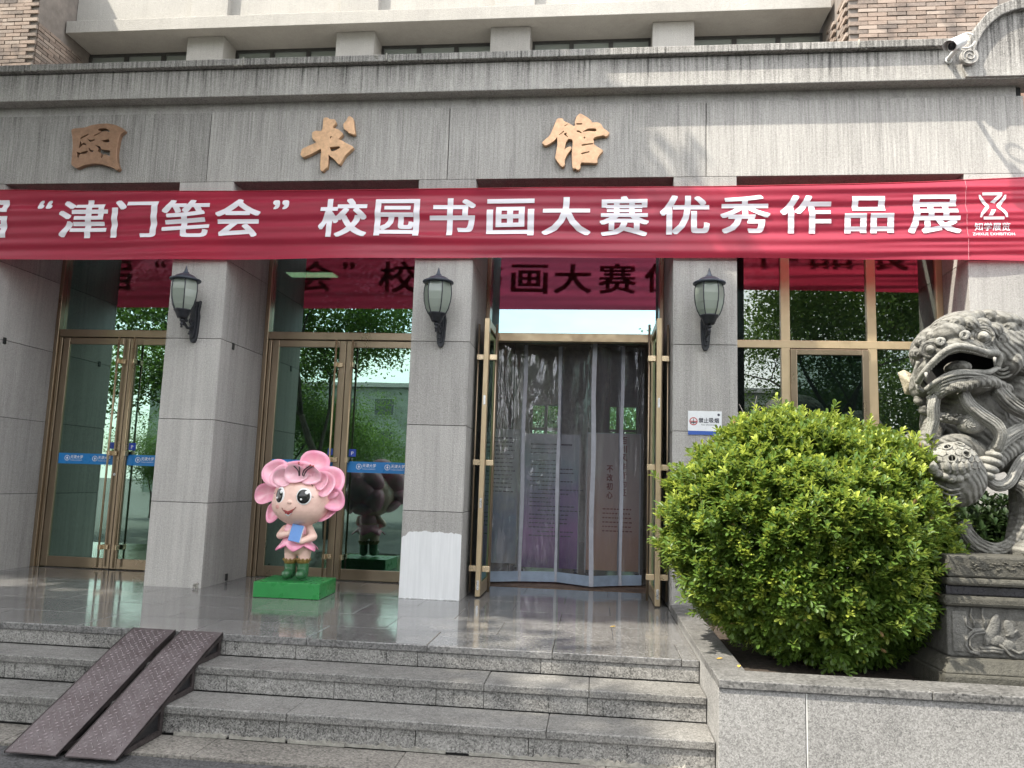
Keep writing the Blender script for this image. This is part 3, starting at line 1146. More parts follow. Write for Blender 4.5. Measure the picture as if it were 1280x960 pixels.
BAN = banner_mat()
ban = thing('hanging_banner', 'long red cloth banner with white lettering stretched across the library front', 'banner', (-1.3, -.05, 4.0))
b = B()
nx, nz = 330, 84
for i in range(nx + 1):
    x = -8.2 + 13.0 * i / nx
    t0, b0 = interp(BT, x), interp(BB, x)
    for j in range(nz + 1):
        z = b0 + (t0 - b0) * j / nz
        b.v.append(Vector((x, fold(x, z), z)))
b.f = [(i * (nz + 1) + j, (i + 1) * (nz + 1) + j, (i + 1) * (nz + 1) + j + 1, i * (nz + 1) + j + 1) for i in range(nx) for j in range(nz)]
obj('cloth', b, BAN, ban, smooth=True)


def letters_mat():
    t = NT('white_print')
    return t.done(t.bsdf(color=(.74, .71, .76), rough=.5))


LET = letters_mat()


def on_banner(name, b, off=.0085, dz=.0125, dx=.06):
    me = mesh_of(name, b, LET, Vector((0, 0, 0)))
    bm = bmesh.new()
    bm.from_mesh(me)
    zs = [v.co.z for v in bm.verts]
    xs_ = [v.co.x for v in bm.verts]
    z = min(zs) + dz
    while z < max(zs):
        bmesh.ops.bisect_plane(bm, geom=bm.verts[:] + bm.edges[:] + bm.faces[:], plane_co=(0, 0, z), plane_no=(0, 0, 1))
        z += dz
    x = min(xs_) + dx
    while x < max(xs_):
        bmesh.ops.bisect_plane(bm, geom=bm.verts[:] + bm.edges[:] + bm.faces[:], plane_co=(x, 0, 0), plane_no=(1, 0, 0))
        x += dx
    o0 = ORG[ban]
    for v in bm.verts:
        v.co.y += fold(v.co.x, v.co.z) - off
        v.co -= o0
    bm.to_mesh(me)
    bm.free()
    o = link(name, me, ban)
    ORG[o] = o0
    return o


TXT = [('届', -7.33, -6.735, 4.262, 4.712), ('“', -6.385, -6.213, 4.600, 4.708), ('津', -6.111, -5.516, 4.258, 4.710), ('门', -5.466, -4.925, 4.262, 4.705), ('笔', -4.872, -4.305, 4.260, 4.703), ('会', -4.239, -3.713, 4.262, 4.705),
       ('”', -3.58, -3.397, 4.578, 4.690), ('校', -3.05, -2.501, 4.258, 4.702), ('园', -2.419, -1.928, 4.270, 4.690), ('书', -1.816, -1.319, 4.275, 4.695), ('画', -1.196, -.686, 4.268, 4.682), ('大', -.604, -.088, 4.274, 4.694), ('赛', .005, .517, 4.268, 4.700),
       ('优', .628, 1.136, 4.285, 4.702), ('秀', 1.242, 1.745, 4.29, 4.700), ('作', 1.845, 2.353, 4.29, 4.694), ('品', 2.478, 2.957, 4.292, 4.680), ('展', 3.093, 3.597, 4.284, 4.690)]
for s_, a, c_, z0, z1 in TXT:
    on_banner('lettering', txt(s_, a, c_, z0, z1, 0, .020))
on_banner('small_lettering', txt('知学展览', 3.722, 4.056, 4.312, 4.392, 0, .008), dz=.03, dx=.1)
on_banner('small_lettering', txt('ZHIXUE EXHIBITION', 3.696, 4.091, 4.258, 4.290, 0, .002), dz=.03, dx=.1)
# exhibition emblem: a Z of two bars between two angle brackets
b = B()
LX, LZ, LW, LH = 3.775, 4.425, .262, .28


def em(poly):
    b.add([(LX + u * LW, 0, LZ + v * LH) for u, v in poly], [tuple(range(len(poly)))])


em([(.13, 1.0), (.85, 1.0), (.85, .90), (.13, .90)])
em([(.70, .90), (.85, .90), (.58, .62), (.42, .66)])
em([(.30, .14), (.42, .36), (.58, .36), (.46, .14)])
em([(.13, .0), (.87, .0), (.87, .10), (.13, .10)])
for sx in (0, 1):
    def fx(u):
        return u if sx == 0 else 1 - u
    for d in (0, .13):
        pl = [(0 + d * .7, .92 - d * .9 if d else .92), (.10 + d * .5, .90 - d * .3), (.40 - (0 if d else .0), .50), (.10 + d * .5, .10 + d * .3), (0 + d * .7, .08 + d * .9 if d else .08), (.0 + d * .7, .14 + d), (.27 + d * .35, .50), (.0 + d * .7, .86 - d)]
        if d == 0:
            em([(fx(u), v) for u, v in [(0.0, .92), (.07, .92), (.12, .82), (.36, .55), (.36, .45), (.12, .18), (.07, .08), (.0, .08), (.02, .22), (.24, .5), (.02, .78)]])
on_banner('emblem', b, dz=.03, dx=.1)
obj('stitched_seam', B().tube([(3.655, fold(3.655, z) - .002, z) for z in [interp(BB, 3.655) + (interp(BT, 3.655) - interp(BB, 3.655)) * k / 20 for k in range(21)]], .0022, 5), plain('pink_thread', (.6, .25, .3), .6), ban)
obj('rope', B().tube([(x, fold(x, interp(BT, x)) - .001, interp(BT, x) + .002) for x in [-8.2 + 13 * k / 60 for k in range(61)]], .006, 6), plain('red_hem', (.33, .012, .03), .6), ban)


# ------------------------------------------------------------------ three gilt characters on the beam
def gilt(name, base):
    t = NT(name)
    n = t.noise(t.pos(), 16, 5, .65)
    c = t.ramp(n, [(.3, tuple(k * .72 for k in base)), (.6, base), (.8, tuple(min(1, k * 1.25) for k in base))])
    return t.done(t.bsdf(color=c, rough=.38, metal=.35, normal=t.bump(t.noise(t.pos(), 30, 4), .35, .006)))


def carved(label, zoom, ox, oy, outers, holes, m, grow=1.12):
    Y = -.055
    cc = at(ox + 45, oy + 40, Y)
    cu = bpy.data.curves.new('c', 'CURVE')
    cu.dimensions = '2D'
    cu.fill_mode = 'BOTH'
    cu.extrude = .024
    cu.bevel_depth = .004
    grown = []
    for h in holes:
        hx_, hz_ = sum(p[0] for p in h) / len(h), sum(p[1] for p in h) / len(h)
        grown.append([(hx_ + (u - hx_) * grow, hz_ + (v - hz_) * grow) for u, v in h])
    for poly in outers + grown:
        sp = cu.splines.new('POLY')
        pts = []
        for i in range(len(poly)):           # soften corners a little
            a, b_, c_ = poly[i - 1], poly[i], poly[(i + 1) % len(poly)]
            for u in (.16, 0, .16):
                pass
            pts += [(b_[0] + (a[0] - b_[0]) * .14, b_[1] + (a[1] - b_[1]) * .14), (b_[0] + (c_[0] - b_[0]) * .14, b_[1] + (c_[1] - b_[1]) * .14)]
        sp.points.add(len(pts) - 1)
        for k, (u, v) in enumerate(pts):
            p = at(ox + u / zoom, oy + v / zoom, Y)
            sp.points[k].co = (p.x - cc.x, p.z - cc.z, 0, 1)
        sp.use_cyclic_u = True
    o = bpy.data.objects.new('c', cu)
    COL.objects.link(o)
    dg = bpy.context.evaluated_depsgraph_get()
    me = bpy.data.meshes.new_from_object(o.evaluated_get(dg))
    bpy.data.objects.remove(o)
    me.transform(Matrix.Rotation(pi / 2, 4, 'X'))
    me.materials.clear()
    me.materials.append(m)
    q = link('gilt_character', me, None, None, label, 'sign', 'gilt calligraphy characters on the beam')
    q.location = (cc.x, -.030, cc.z)
    return q


GILT = gilt('gilt_bronze', (.66, .41, .24))
GILT_SHADE = gilt('shaded_gilt_bronze', (.34, .20, .125))  # same gilt darkened, shade put into the colour of the left character
carved('shade-darkened squarish gilt character 图 at the left end of the stone beam', 12.8, 80, 145,
       [[(120, 230), (145, 205), (330, 190), (440, 150), (560, 130), (700, 125), (820, 145), (930, 195), (970, 235), (900, 290), (870, 370), (850, 480), (835, 600), (840, 720), (860, 790), (880, 840), (845, 870), (780, 820), (690, 795), (590, 760), (450, 755), (330, 780), (200, 835), (120, 780), (130, 650), (145, 500), (140, 350)]],
       [[(265, 345), (380, 285), (390, 305), (280, 365)], [(490, 300), (590, 250), (545, 238), (560, 210), (640, 200), (690, 220), (722, 270), (640, 240), (500, 318)], [(390, 362), (430, 385), (480, 370), (490, 388), (430, 412), (395, 388)], [(600, 395), (715, 372), (718, 425), (650, 418)],
        [(240, 508), (260, 408), (285, 415), (285, 450), (310, 425), (355, 455), (345, 474), (305, 458), (265, 502)], [(490, 476), (590, 500), (600, 538), (716, 552), (712, 640), (640, 600), (610, 660), (580, 640), (590, 585), (545, 565), (558, 520)], [(395, 515), (415, 510), (432, 542), (468, 545), (465, 575), (412, 568)],
        [(215, 572), (260, 588), (365, 558), (370, 580), (330, 608), (262, 608), (252, 660), (218, 650)]], GILT_SHADE, 1.25)
carved('gilt character 书 with a loose top stroke in the middle of the stone beam', 12.0, 365, 140,
       [[(480, 90), (530, 85), (560, 110), (640, 115), (655, 160), (605, 225), (612, 242), (700, 265), (765, 330), (680, 412), (740, 425), (800, 465), (920, 525), (880, 570), (800, 640), (750, 720), (715, 785), (690, 770), (640, 710), (560, 650), (548, 600), (530, 830), (490, 850), (460, 885), (430, 870), (425, 800), (440, 560), (425, 550), (300, 620), (165, 680), (130, 640), (150, 560), (250, 510), (370, 460), (350, 430), (310, 400), (305, 310), (350, 285), (440, 290), (465, 240), (470, 130)],
        [(865, 65), (915, 100), (925, 200), (945, 330), (905, 335), (880, 315), (855, 320), (840, 290), (780, 250), (770, 180), (820, 130), (840, 80)]],
       [[(560, 392), (580, 358), (600, 366), (580, 404)], [(562, 528), (700, 515), (722, 535), (650, 580), (592, 590)]], GILT)
carved('bright gilt character 馆 on the right half of the stone beam', 11.29, 670, 135,
       [[(300, 150), (375, 150), (385, 185), (460, 218), (530, 262), (562, 245), (550, 215), (553, 190), (575, 120), (620, 80), (680, 110), (735, 145), (785, 190), (772, 208), (870, 205), (915, 230), (945, 285), (1000, 325), (1035, 352), (1010, 385), (985, 400), (955, 382), (890, 395), (825, 412), (802, 440), (815, 470), (812, 512), (860, 550), (945, 600), (920, 630), (875, 680), (862, 720), (865, 770), (840, 775), (640, 765), (620, 800), (625, 845), (600, 870), (570, 865), (555, 838), (540, 855), (518, 845), (510, 760), (508, 640), (522, 480), (512, 440), (455, 432), (420, 480), (402, 560), (400, 600), (430, 565), (485, 545), (500, 575), (440, 650), (405, 720), (398, 770), (405, 800), (375, 830), (350, 815), (270, 705), (285, 640), (305, 520), (300, 400), (265, 450), (200, 500), (130, 530), (88, 490), (110, 465), (200, 390), (255, 260)]],
       [[(398, 250), (445, 222), (450, 232), (405, 264)], [(318, 380), (390, 322), (400, 335), (330, 388)], [(388, 370), (428, 345), (437, 360), (425, 377), (452, 400), (440, 414), (405, 384)], [(575, 316), (602, 318), (646, 345), (636, 360), (600, 344), (578, 342)], [(668, 328), (740, 290), (835, 290), (850, 315), (830, 333), (750, 326), (675, 340)], [(568, 214), (650, 214), (650, 237), (568, 237)], [(667, 412), (690, 403), (700, 420), (680, 438)], [(645, 513), (800, 494), (806, 513), (650, 537)], [(635, 635), (745, 610), (757, 628), (645, 657)]], GILT)


# ------------------------------------------------------------------ wall lamps
def lamp_glass():
    t = NT('frosted_lamp_glass')
    d = t.bsdf(color=(.30, .34, .30), rough=.10, spec=.8)
    tr = t.n('BsdfTransparent', {'Color': (.75, .82, .76, 1)}).outputs[0]
    return t.done(t.n('MixShader', {0: .35, 1: d, 2: tr}).outputs[0])


LG = lamp_glass()
LAMPM = plain('lamp_iron', (.022, .024, .030), .42, .3, .3, 25, .15)
LAMPC = plain('lamp_cap_paint', (.045, .055, .075), .45, .2, .3, 12, .1)
OY = -.285


def hexlathe(prof, twist=0, seg=6):
    b = B()
    b.lathe(prof, (0, OY, 0), seg, Matrix.Rotation(twist, 3, 'Z'))
    return b


lampr = thing('wall_lamp', 'black lantern wall lamp on the pier left of the second door', 'wall lamp', (-4.395, 0, 3.10), 'lantern lamps on the piers')
ORG[lampr] = Vector((0, 0, 0))
PR = [(.088, .285), (.115, .34), (.136, .42), (.143, .50), (.138, .565), (.125, .61)]
for k in range(6):
    b = B()
    a0, a1 = 2 * pi * k / 6, 2 * pi * (k + 1) / 6
    for r, z in PR:
        for a in (a0, a1):
            b.v.append(Vector((r * cos(a), OY + r * sin(a), z)))
    b.f = [(2 * i, 2 * i + 1, 2 * i + 3, 2 * i + 2) for i in range(len(PR) - 1)]
    obj('glass_pane', b, LG, lampr)
    b = B()
    b.tube([((r + .002) * cos(a0), OY + (r + .002) * sin(a0), z) for r, z in PR], .006, 6)
    obj('rib', b, LAMPM, lampr)
b = hexlathe([(.03, .610), (.155, .606), (.162, .615), (.158, .625), (.12, .638), (.098, .660), (.06, .678), (.035, .685), (.03, .702), (.022, .706), (.017, .725), (.008, .755), (.001, .780)], 0, 20)
obj('cap', b, LAMPC, lampr, smooth=True)
b = hexlathe([(.05, .20), (.058, .22), (.075, .26), (.092, .28), (.094, .292), (.05, .295)], 0, 18)
b.ell((0, OY, .18), (.026, .026, .022))
b.ell((0, OY, .14), (.018, .018, .020))
b.ell((0, OY, .11), (.012, .012, .014))
b.tube([(0, OY, .21), (0, OY, .10)], .012, 8)
obj('cup', b, LAMPM, lampr, smooth=True)
b = B()
# back plate: long shield, rounded below
prof = [(-.05, .42), (.05, .42), (.056, .435), (.04, .30), (.05, .26), (.045, .10), (.035, .02), (.018, -.015), (-.018, -.015), (-.035, .02), (-.045, .10), (-.05, .26), (-.04, .30), (-.056, .435)]
prof = [(-.056, .45), (-.04, .44), (.04, .44), (.056, .45), (.042, .33), (.052, .28), (.045, .10), (.035, .02), (.018, -.015), (-.018, -.015), (-.035, .02), (-.045, .10), (-.052, .28), (-.042, .33)]
b.prism(prof, -.045, -.001)
b.prism([(x * .55, .2 + (z - .2) * .8) for x, z in prof], -.062, -.04)
obj('back_plate', b, LAMPM, lampr, bevel=.006)
b = B()
arm = [(0, -.05, .20), (0, -.10, .13), (0, -.17, .12), (0, -.235, .16), (0, OY, .215)]
b.tube(arm, [.016, .017, .015, .015, .02], 8)
for cy, cz, r0, sg in ((-.115, .20, .035, 1), (-.20, .205, .028, -1), (-.10, .085, .025, 1)):
    sp = []
    for i in range(22):
        a = i / 21 * 2.6 * pi * sg
        r = r0 * (1 - i / 28)
        sp.append((0, cy + r * cos(a), cz + r * sin(a)))
    b.tube(sp, .008, 6)
b.ell((0, -.12, .065), .014)
b.ell((0, -.235, .14), .012)
obj('arm', b, LAMPM, lampr, smooth=True)
lamps = [lampr]
ORG[lampr] = Vector((-4.395, 0, 3.10))
for (x, lab) in ((-1.64, 'black lantern wall lamp on the pier left of the entrance'), (1.10, 'black lantern wall lamp on the pier right of the entrance, above the white sign')):
    lamps.append(dup(lampr, (x, 0, 3.085), lab))

# ------------------------------------------------------------------ camera and sign on the wall
ct = thing('security_camera', 'white bullet security camera at the foot of the stone scroll', 'camera', (3.47, -.21, 6.0))
C0 = at(1196, 55, -.50)
ax = (at(1185, 58, -.62) - at(1212, 46, -.36)).normalized()
zax = Vector((0, 0, 1))
xax = ax.cross(zax).normalized()
zz = xax.cross(ax).normalized()
Mc = Matrix((xax, ax, zz)).transposed().to_4x4()
Mc.translation = C0
b = B()
prof = [(.0, -.13), (.045, -.13), (.048, -.12), (.048, .11), (.040, .118), (.038, .10), (0, .10)]
b.lathe(prof, (0, 0, 0), 20, Matrix.Rotation(-pi / 2, 3, 'X'))
b.v = [Mc @ v for v in b.v]
obj('housing', b, WHITEP, ct, smooth=False, bevel=.003)
b = B()
n = 14
for (r0, r1) in ((.058, .062),):
    ring = []
    for y_ in (-.14, .155):
        for k in range(n + 1):
            a = pi * (-.08) + pi * 1.16 * k / n
            for r in (r0, r1):
                ring.append(Vector((r * cos(a), y_ + (.0 if y_ < 0 else .02 * sin(a)), r * sin(a) + .006)))
    b.v = ring
    s_ = 2 * (n + 1)
    for k in range(n):
        i = 2 * k
        b.f += [(i, i + 2, s_ + i + 2, s_ + i), (i + 1, s_ + i + 1, s_ + i + 3, i + 3), (i, i + 1, i + 3, i + 2), (s_ + i, s_ + i + 2, s_ + i + 3, s_ + i + 1)]
b.v = [Mc @ v for v in b.v]
obj('sun_shield', b, WHITEP, ct)
b = B().lathe([(0, .102), (.036, .102), (.036, .106), (0, .112)], (0, 0, 0), 20, Matrix.Rotation(-pi / 2, 3, 'X'))
b.v = [Mc @ v for v in b.v]
obj('lens', b, plain('lens_glass', (.01, .01, .012), .08, 0, .1), ct)
b = B()
p_ = [at(1199, 62, -.48), at(1197, 60, -.42), at(1190, 68, -.30), at(1186, 74, -.17)]
b.tube([p_[0], p_[1], p_[2], p_[3]], [.018, .022, .022, .024], 10)
b.ell(at(1186, 75, -.16), (.035, .02, .04))
obj('arm', b, WHITEP, ct, smooth=True)
b = B()
cc = at(1210, 48.5, -.40)
lp = [cc + Vector((.072 * cos(a), .05 * sin(a * .5), .078 * sin(a))) for a in [2.6 + i * (2 * pi - .9) / 26 - 2.0 for i in range(27)]]
b.tube(lp, .0075, 8)
obj('cable', b, WHITEP, ct, smooth=True)
ns = thing('no_smoking_sign', 'white no smoking sign with blue bottom stripe on the pier by the shrub', 'sign', (1.095, -.008, 2.33))
obj('plate', B().box(.928, 1.262, -.008, -.001, 2.212, 2.452), plain('sign_white', (.66, .68, .70), .35, 0, .05), ns, bevel=.002)
obj('blue_stripe', B().box(.929, 1.261, -.0095, -.008, 2.213, 2.252), plain('sign_blue', (.03, .09, .36), .4, 0, .05), ns)
b = B()
for ch, x0_ in zip('禁止吸烟', (1.035, 1.086, 1.137, 1.188)):
    t_ = txt(ch, x0_, x0_ + .046, 2.335, 2.385, -.0092, .02)
    b.add(t_.v, t_.f)
t_ = txt('NO SMOKING', 1.06, 1.215, 2.308, 2.320, -.0092, .0)
b.add(t_.v, t_.f)
b.ell((1.232, -.009, 2.418), (.013, .001, .013))
obj('lettering', b, plain('sign_black', (.03, .03, .05), .5), ns)
b = B()
cx, cz = .983, 2.348
n = 28
r0, r1 = .032, .040
b.add([(cx + r * cos(2 * pi * k / n), -.0092, cz + r * sin(2 * pi * k / n)) for r in (r1, r0) for k in range(n)], [(k, (k + 1) % n, n + (k + 1) % n, n + k) for k in range(n)])
b.box(cx - .034, cx + .034, -.0105, -.0095, cz - .004, cz + .004)
obj('red_ring', b, plain('sign_red', (.45, .03, .03), .5), ns)
obj('cigarette', B().box(cx - .003, cx + .003, -.0118, -.0108, cz - .028, cz + .028).box(cx - .026, cx + .026, -.0118, -.0108, cz - .016, cz - .009), plain('sign_dark', (.04, .03, .06), .5), ns)


# ------------------------------------------------------------------ steel ramps on the steps
def steel():
    t = NT('chequer_plate_steel')
    n = t.noise(t.pos(), 6, 5, .7)
    n2 = t.noise(t.pos(), 60, 3, .6)
    c = t.ramp(t.math('ADD', t.math('MULTIPLY', n, .7), t.math('MULTIPLY', n2, .3)), [(.28, (.075, .058, .058)), (.5, (.13, .108, .112)), (.66, (.19, .165, .17)), (.8, (.17, .12, .095))])
    return t.done(t.bsdf(color=c, rough=t.ramp(n, [(.3, .30), (.7, .46)]), metal=.55, normal=t.bump(n2, .2, .003)))


STEEL = steel()
LUGM = plain('worn_lug_steel', (.17, .145, .15), .33, .6, .2, 10, .05)
STEELD = plain('dark_frame_steel', (.045, .036, .036), .6, .3, .35, 18, .2)
lug_me = None


def ramp(name, label, x0, x1, side_right):
    PT = [(-2.165, .482), (-2.42, .392), (-2.9, .190), (-3.405, -.018)]
    r = thing(name, label, 'ramp', ((x0 + x1) / 2, -3.4, -.04), 'steel ramps lying on the steps')
    b = B()
    for (ya, za), (yb, zb) in zip(PT, PT[1:]):
        b.add([(x0, ya, za), (x1, ya, za), (x1, yb, zb), (x0, yb, zb), (x0, ya, za - .008), (x1, ya, za - .008), (x1, yb, zb - .008), (x0, yb, zb - .008)], [(0, 3, 2, 1), (4, 5, 6, 7), (0, 4, 7, 3), (1, 2, 6, 5), (0, 1, 5, 4), (3, 7, 6, 2)])
    obj('deck_plate', b, STEEL, r)
    b = B()

    def zat(y):
        return interp(sorted(PT), y)
    yy = -2.2
    k = 0
    while yy > -3.39:
        m = int((x1 - x0 - .02) / .047)
        for q in range(m):
            xc = x0 + .03 + q * .047 + (k % 2) * .0235
            if xc > x1 - .02:
                continue
            a = pi / 4 if (q + k) % 2 else -pi / 4
            sl = atan2(zat(yy + .01) - zat(yy - .01), .02)
            Mx = Matrix.Translation((xc, yy, zat(yy) + .0008)) @ Matrix.Rotation(sl, 4, 'X') @ Matrix.Rotation(a, 4, 'Z')
            b.add([Mx @ Vector(p) for p in ((-.0135, 0, 0), (0, -.0042, 0), (.0135, 0, 0), (0, .0042, 0), (-.006, 0, .0032), (.006, 0, .0032))], [(0, 1, 4), (1, 2, 5), (1, 5, 4), (2, 3, 5), (3, 0, 4), (3, 4, 5)])
        yy -= .0235
        k += 1
    obj('tread_lug', b, LUGM, r, kind='stuff')
    for xs_, sg in ((x0, 1), (x1, -1)):
        b = B()
        for (ya, za), (yb, zb) in zip(PT, PT[1:]):
            xa, xb = sorted((xs_, xs_ + sg * .006))
            b.add([(xa, ya, za + .003), (xb, ya, za + .003), (xb, yb, zb + .003), (xa, yb, zb + .003), (xa, ya, za - .035), (xb, ya, za - .035), (xb, yb, max(zb - .035, -.03)), (xa, yb, max(zb - .035, -.03))], [(0, 3, 2, 1), (4, 5, 6, 7), (0, 4, 7, 3), (1, 2, 6, 5), (0, 1, 5, 4), (3, 7, 6, 2)])
        obj('side_rail', b, STEELD, r)
        xa, xb = (x0 + .008, x0 + .043) if sg > 0 else (x1 - .043, x1 - .008)
        # triangular brackets on every step
        for (yr, zt, yn) in ((-2.165, .316, -2.50), (-2.53, .151, -2.88), (-2.905, -.028, -3.32)):
            zt_ = zat(yr - .02) - .012
            obj('leg', B().box(xa, xb, yr - .035, yr - .002, zt, zt_), STEELD, r, bevel=.003)
            b = B()
            y2 = yn
            b.add([(xa, yr - .036, zt), (xb, yr - .036, zt), (xb, y2, zt + .004), (xa, y2, zt + .004), (xa, yr - .036, zt + .033), (xb, yr - .036, zt + .033), (xb, y2, zt + .034), (xa, y2, zt + .034)], [(3, 2, 1, 0), (4, 5, 6, 7), (0, 1, 5, 4), (1, 2, 6, 5), (2, 3, 7, 6), (3, 0, 4, 7)])
            if zat(y2) > zt + .034:
                obj('foot_bar', b, STEELD, r)
            xm = (xa + xb) / 2
            web = B().add([(xm, yr - .03, zt + .02), (xm, y2 + .02, zt + .02), (xm, y2 + .02, max(zat(y2 + .02) - .02, zt + .022)), (xm, yr - .03, zt_)], [(0, 1, 2, 3)])
            obj('recess_dark_sheet', web, BLACKM, r)  # dark sheet filling the open bracket, stands in for its shaded recess
    return r


ramp('metal_ramp', 'rusty chequer plate ramp on the steps, the one nearer the left edge', -3.485, -3.145, False)
ramp('metal_ramp', 'rusty chequer plate ramp on the steps, the one with open brackets beside the treads', -3.098, -2.765, True)

# ------------------------------------------------------------------ stone planter
pl = thing('stone_planter', 'low granite planter wall with dark coping at the right end of the steps', 'planter', (3, -1.6, -.05))
PX = .765
obj('planter_wall', B().box(PX + .012, 8, -2.965, -2.78, -.1, .485), DARKJ, pl)
obj('planter_wall', B().box(PX + .02, PX + .2, -2.78, -.05, -.1, .485), DARKJ, pl)
xs = [PX, 1.272, 2.9, 4.4, 6]
for i in range(4):
    obj('stone_panel', B().box(xs[i] + (.012 if i else 0), xs[i + 1] - .002, -2.982 + (i == 1) * .003, -2.95, -.06, .486), PLANTG, pl, bevel=.004)
ys = [-2.949, -2.0, -1.05, -.06]
for i in range(3):
    obj('stone_panel', B().box(PX + .001, PX + .03, ys[i] + .001, ys[i + 1] - .001, -.06, .486), PLANTG, pl, bevel=.003)
xs = [PX - .004, 1.985, 3.4, 5]
for i in range(3):
    obj('coping_stone', B().box(xs[i] + .0015, xs[i + 1] - .0015, -2.995, -2.715, .488, .541), COPEG, pl, bevel=.007)
ys = [-2.7135, -2.1, -1.2, -.03]
for i in range(3):
    obj('coping_stone', B().box(PX - .004, PX + .21, ys[i] + .0015, ys[i + 1] - .0015, .488, .54), COPEG, pl, bevel=.006)
obj('joint_filler', B().box(1.2735, 1.2825, -2.979, -2.955, -.05, .486), plain('white_grout', (.55, .55, .53), .8), pl)
t = NT('garden_soil')
nn = t.noise(t.pos(), 30, 5, .7)
SOIL = t.done(t.bsdf(color=t.ramp(nn, [(.3, (.02, .015, .012)), (.7, (.075, .055, .04))]), rough=.95, normal=t.bump(nn, .9, .02)))
b = B()
nx, ny = 60, 36
for i in range(nx + 1):
    for j in range(ny + 1):
        x, y = PX + .2 + 5 * i / nx, -2.72 + 2.7 * j / ny
        b.v.append(Vector((x, y, .455 + .03 * mnoise.noise(Vector((x * 3, y * 3, 0))) + .012 * mnoise.noise(Vector((x * 14, y * 14, 0))))))
b.f = [(i * (ny + 1) + j, (i + 1) * (ny + 1) + j, (i + 1) * (ny + 1) + j + 1, i * (ny + 1) + j + 1) for i in range(nx) for j in range(ny)]
obj('soil', b, SOIL, kind='structure', smooth=True)
LEAFY = plain('yellow_leaf', (.55, .36, .07), .6)
for (px_, py_, rz_, lab) in ((1080 / 1, 0, 0, ''),):
    pass
for (x, y, z, a, lab) in ((.86, -2.42, .543, .4, 'yellow fallen leaf lying on the planter coping nearer the steps'), (.95, -2.62, .543, 1.3, 'yellow fallen leaf lying on the planter coping nearer the corner'), (.18, -1.02, .4735, .2, 'yellow fallen leaf lying on the polished platform')):
    b = B()
    b.v = [Vector(p) for p in ((-.026, 0, 0), (-.008, .011, .004), (.014, .009, .006), (.028, 0, .003), (.014, -.009, .006), (-.008, -.011, .004), (0, 0, .0))]
    b.f = [(0, 6, 1), (1, 6, 2), (2, 6, 3), (3, 6, 4), (4, 6, 5), (5, 6, 0)]
    o = obj('fallen_leaf', b, LEAFY, label=lab, cat='leaf', group='fallen leaves')
    o.location = (x, y, z)
    o.rotation_euler = (0, 0, a)


# ------------------------------------------------------------------ stone lion on its pedestal
def carved_stone(name, base, dirt, hexes=False):
    t = NT(name)
    p = t.pos()
    g = t.noise(p, 120, 3, .7)
    c1 = t.noise(p, 5, 5, .65)
    c2 = t.noise(t.pos((4, 4, 2)), 3, 6, .75)
    v = t.math('ADD', .72, t.math('MULTIPLY', c1, .5))
    v = t.math('ADD', v, t.math('MULTIPLY', t.math('SUBTRACT', g, .5), .35))
    v = t.math('SUBTRACT', v, t.math('MULTIPLY', t.math('SUBTRACT', c2, .45, True), dirt * 4))
    v = t.math('MAXIMUM', v, .2)
    c = t.mix(1.0, base, t.n('CombineColor', {0: v, 1: v, 2: v}).outputs[0], 'MULTIPLY')
    h = t.math('ADD', g, t.math('MULTIPLY', t.noise(p, 26, 4, .6), 2.0))
    if hexes:
        wv = t.n('TexWave', {'Vector': t.pos((1, .4, 1)), 'Scale': 11.0, 'Distortion': 9.0, 'Detail': 2.0, 'Detail Scale': .45, 'Detail Roughness': .4}, wave_type='BANDS', bands_direction='DIAGONAL').outputs['Fac']
        h = t.math('ADD', h, t.math('MULTIPLY', wv, 1.5))
    nm = t.bump(h, .7, .012)
    return t.done(t.bsdf(color=c, rough=.72, spec=.35, normal=nm))


LSTONE = carved_stone('lion_stone', (.205, .20, .18), .65, True)
LSTONE2 = carved_stone('lion_pale_stone', (.28, .275, .25), .5)
PSTONE = carved_stone('pedestal_stone', (.075, .072, .06), .4)
RSTONE = carved_stone('relief_stone', (.15, .148, .138), .4)
PBLACK = plain('black_pedestal_band', (.02, .02, .025), .3, 0, .4, 14)
ped = thing('lion_pedestal', 'dark carved stone pedestal with a black band under the stone lion', 'pedestal', (3.0, -1.9, .45))
xl, xr, yf, yb = 2.235, 3.9, -2.60, -1.2


def tier(x0, x1, y0, y1, z0, z1, m, nm, bev=.012, ch=0):
    b = B()
    b.add([(x0, y0, z0), (x1, y0, z0), (x1, y1, z0), (x0, y1, z0), (x0 + ch, y0 + ch, z1), (x1 - ch, y0 + ch, z1), (x1 - ch, y1 - ch, z1), (x0 + ch, y1 - ch, z1)], [(3, 2, 1, 0), (4, 5, 6, 7), (0, 1, 5, 4), (1, 2, 6, 5), (2, 3, 7, 6), (3, 0, 4, 7)])
    return obj(nm, b, m, ped, bevel=bev)


tier(xl - .06, xr + .1, -2.70, yb + .1, .44, .585, PSTONE, 'plinth', .015)
tier(xl - .05, xr + .09, -2.69, yb + .09, .587, .672, PSTONE, 'plinth', .01, .05)
die = tier(xl + .01, xr, yf, yb, .674, .985, carved_stone('pedestal_die_stone', (.115, .113, .105), .5), 'die')
tier(xl - .01, xr + .04, yf - .035, yb + .04, .987, 1.055, PSTONE, 'moulding', .02)
tier(xl + .005, xr + .02, yf - .02, yb + .02, 1.057, 1.115, PBLACK, 'black_band', .008)
tier(xl - .0, xr + .05, yf - .05, yb + .05, 1.117, 1.165, PSTONE, 'moulding', .018)
top = tier(xl + .01, xr + .04, yf - .03, yb + .04, 1.167, 1.305, PSTONE, 'lion_base', .015)


def Pd(px, py, y=-2.605):
    return at(px, py, y)


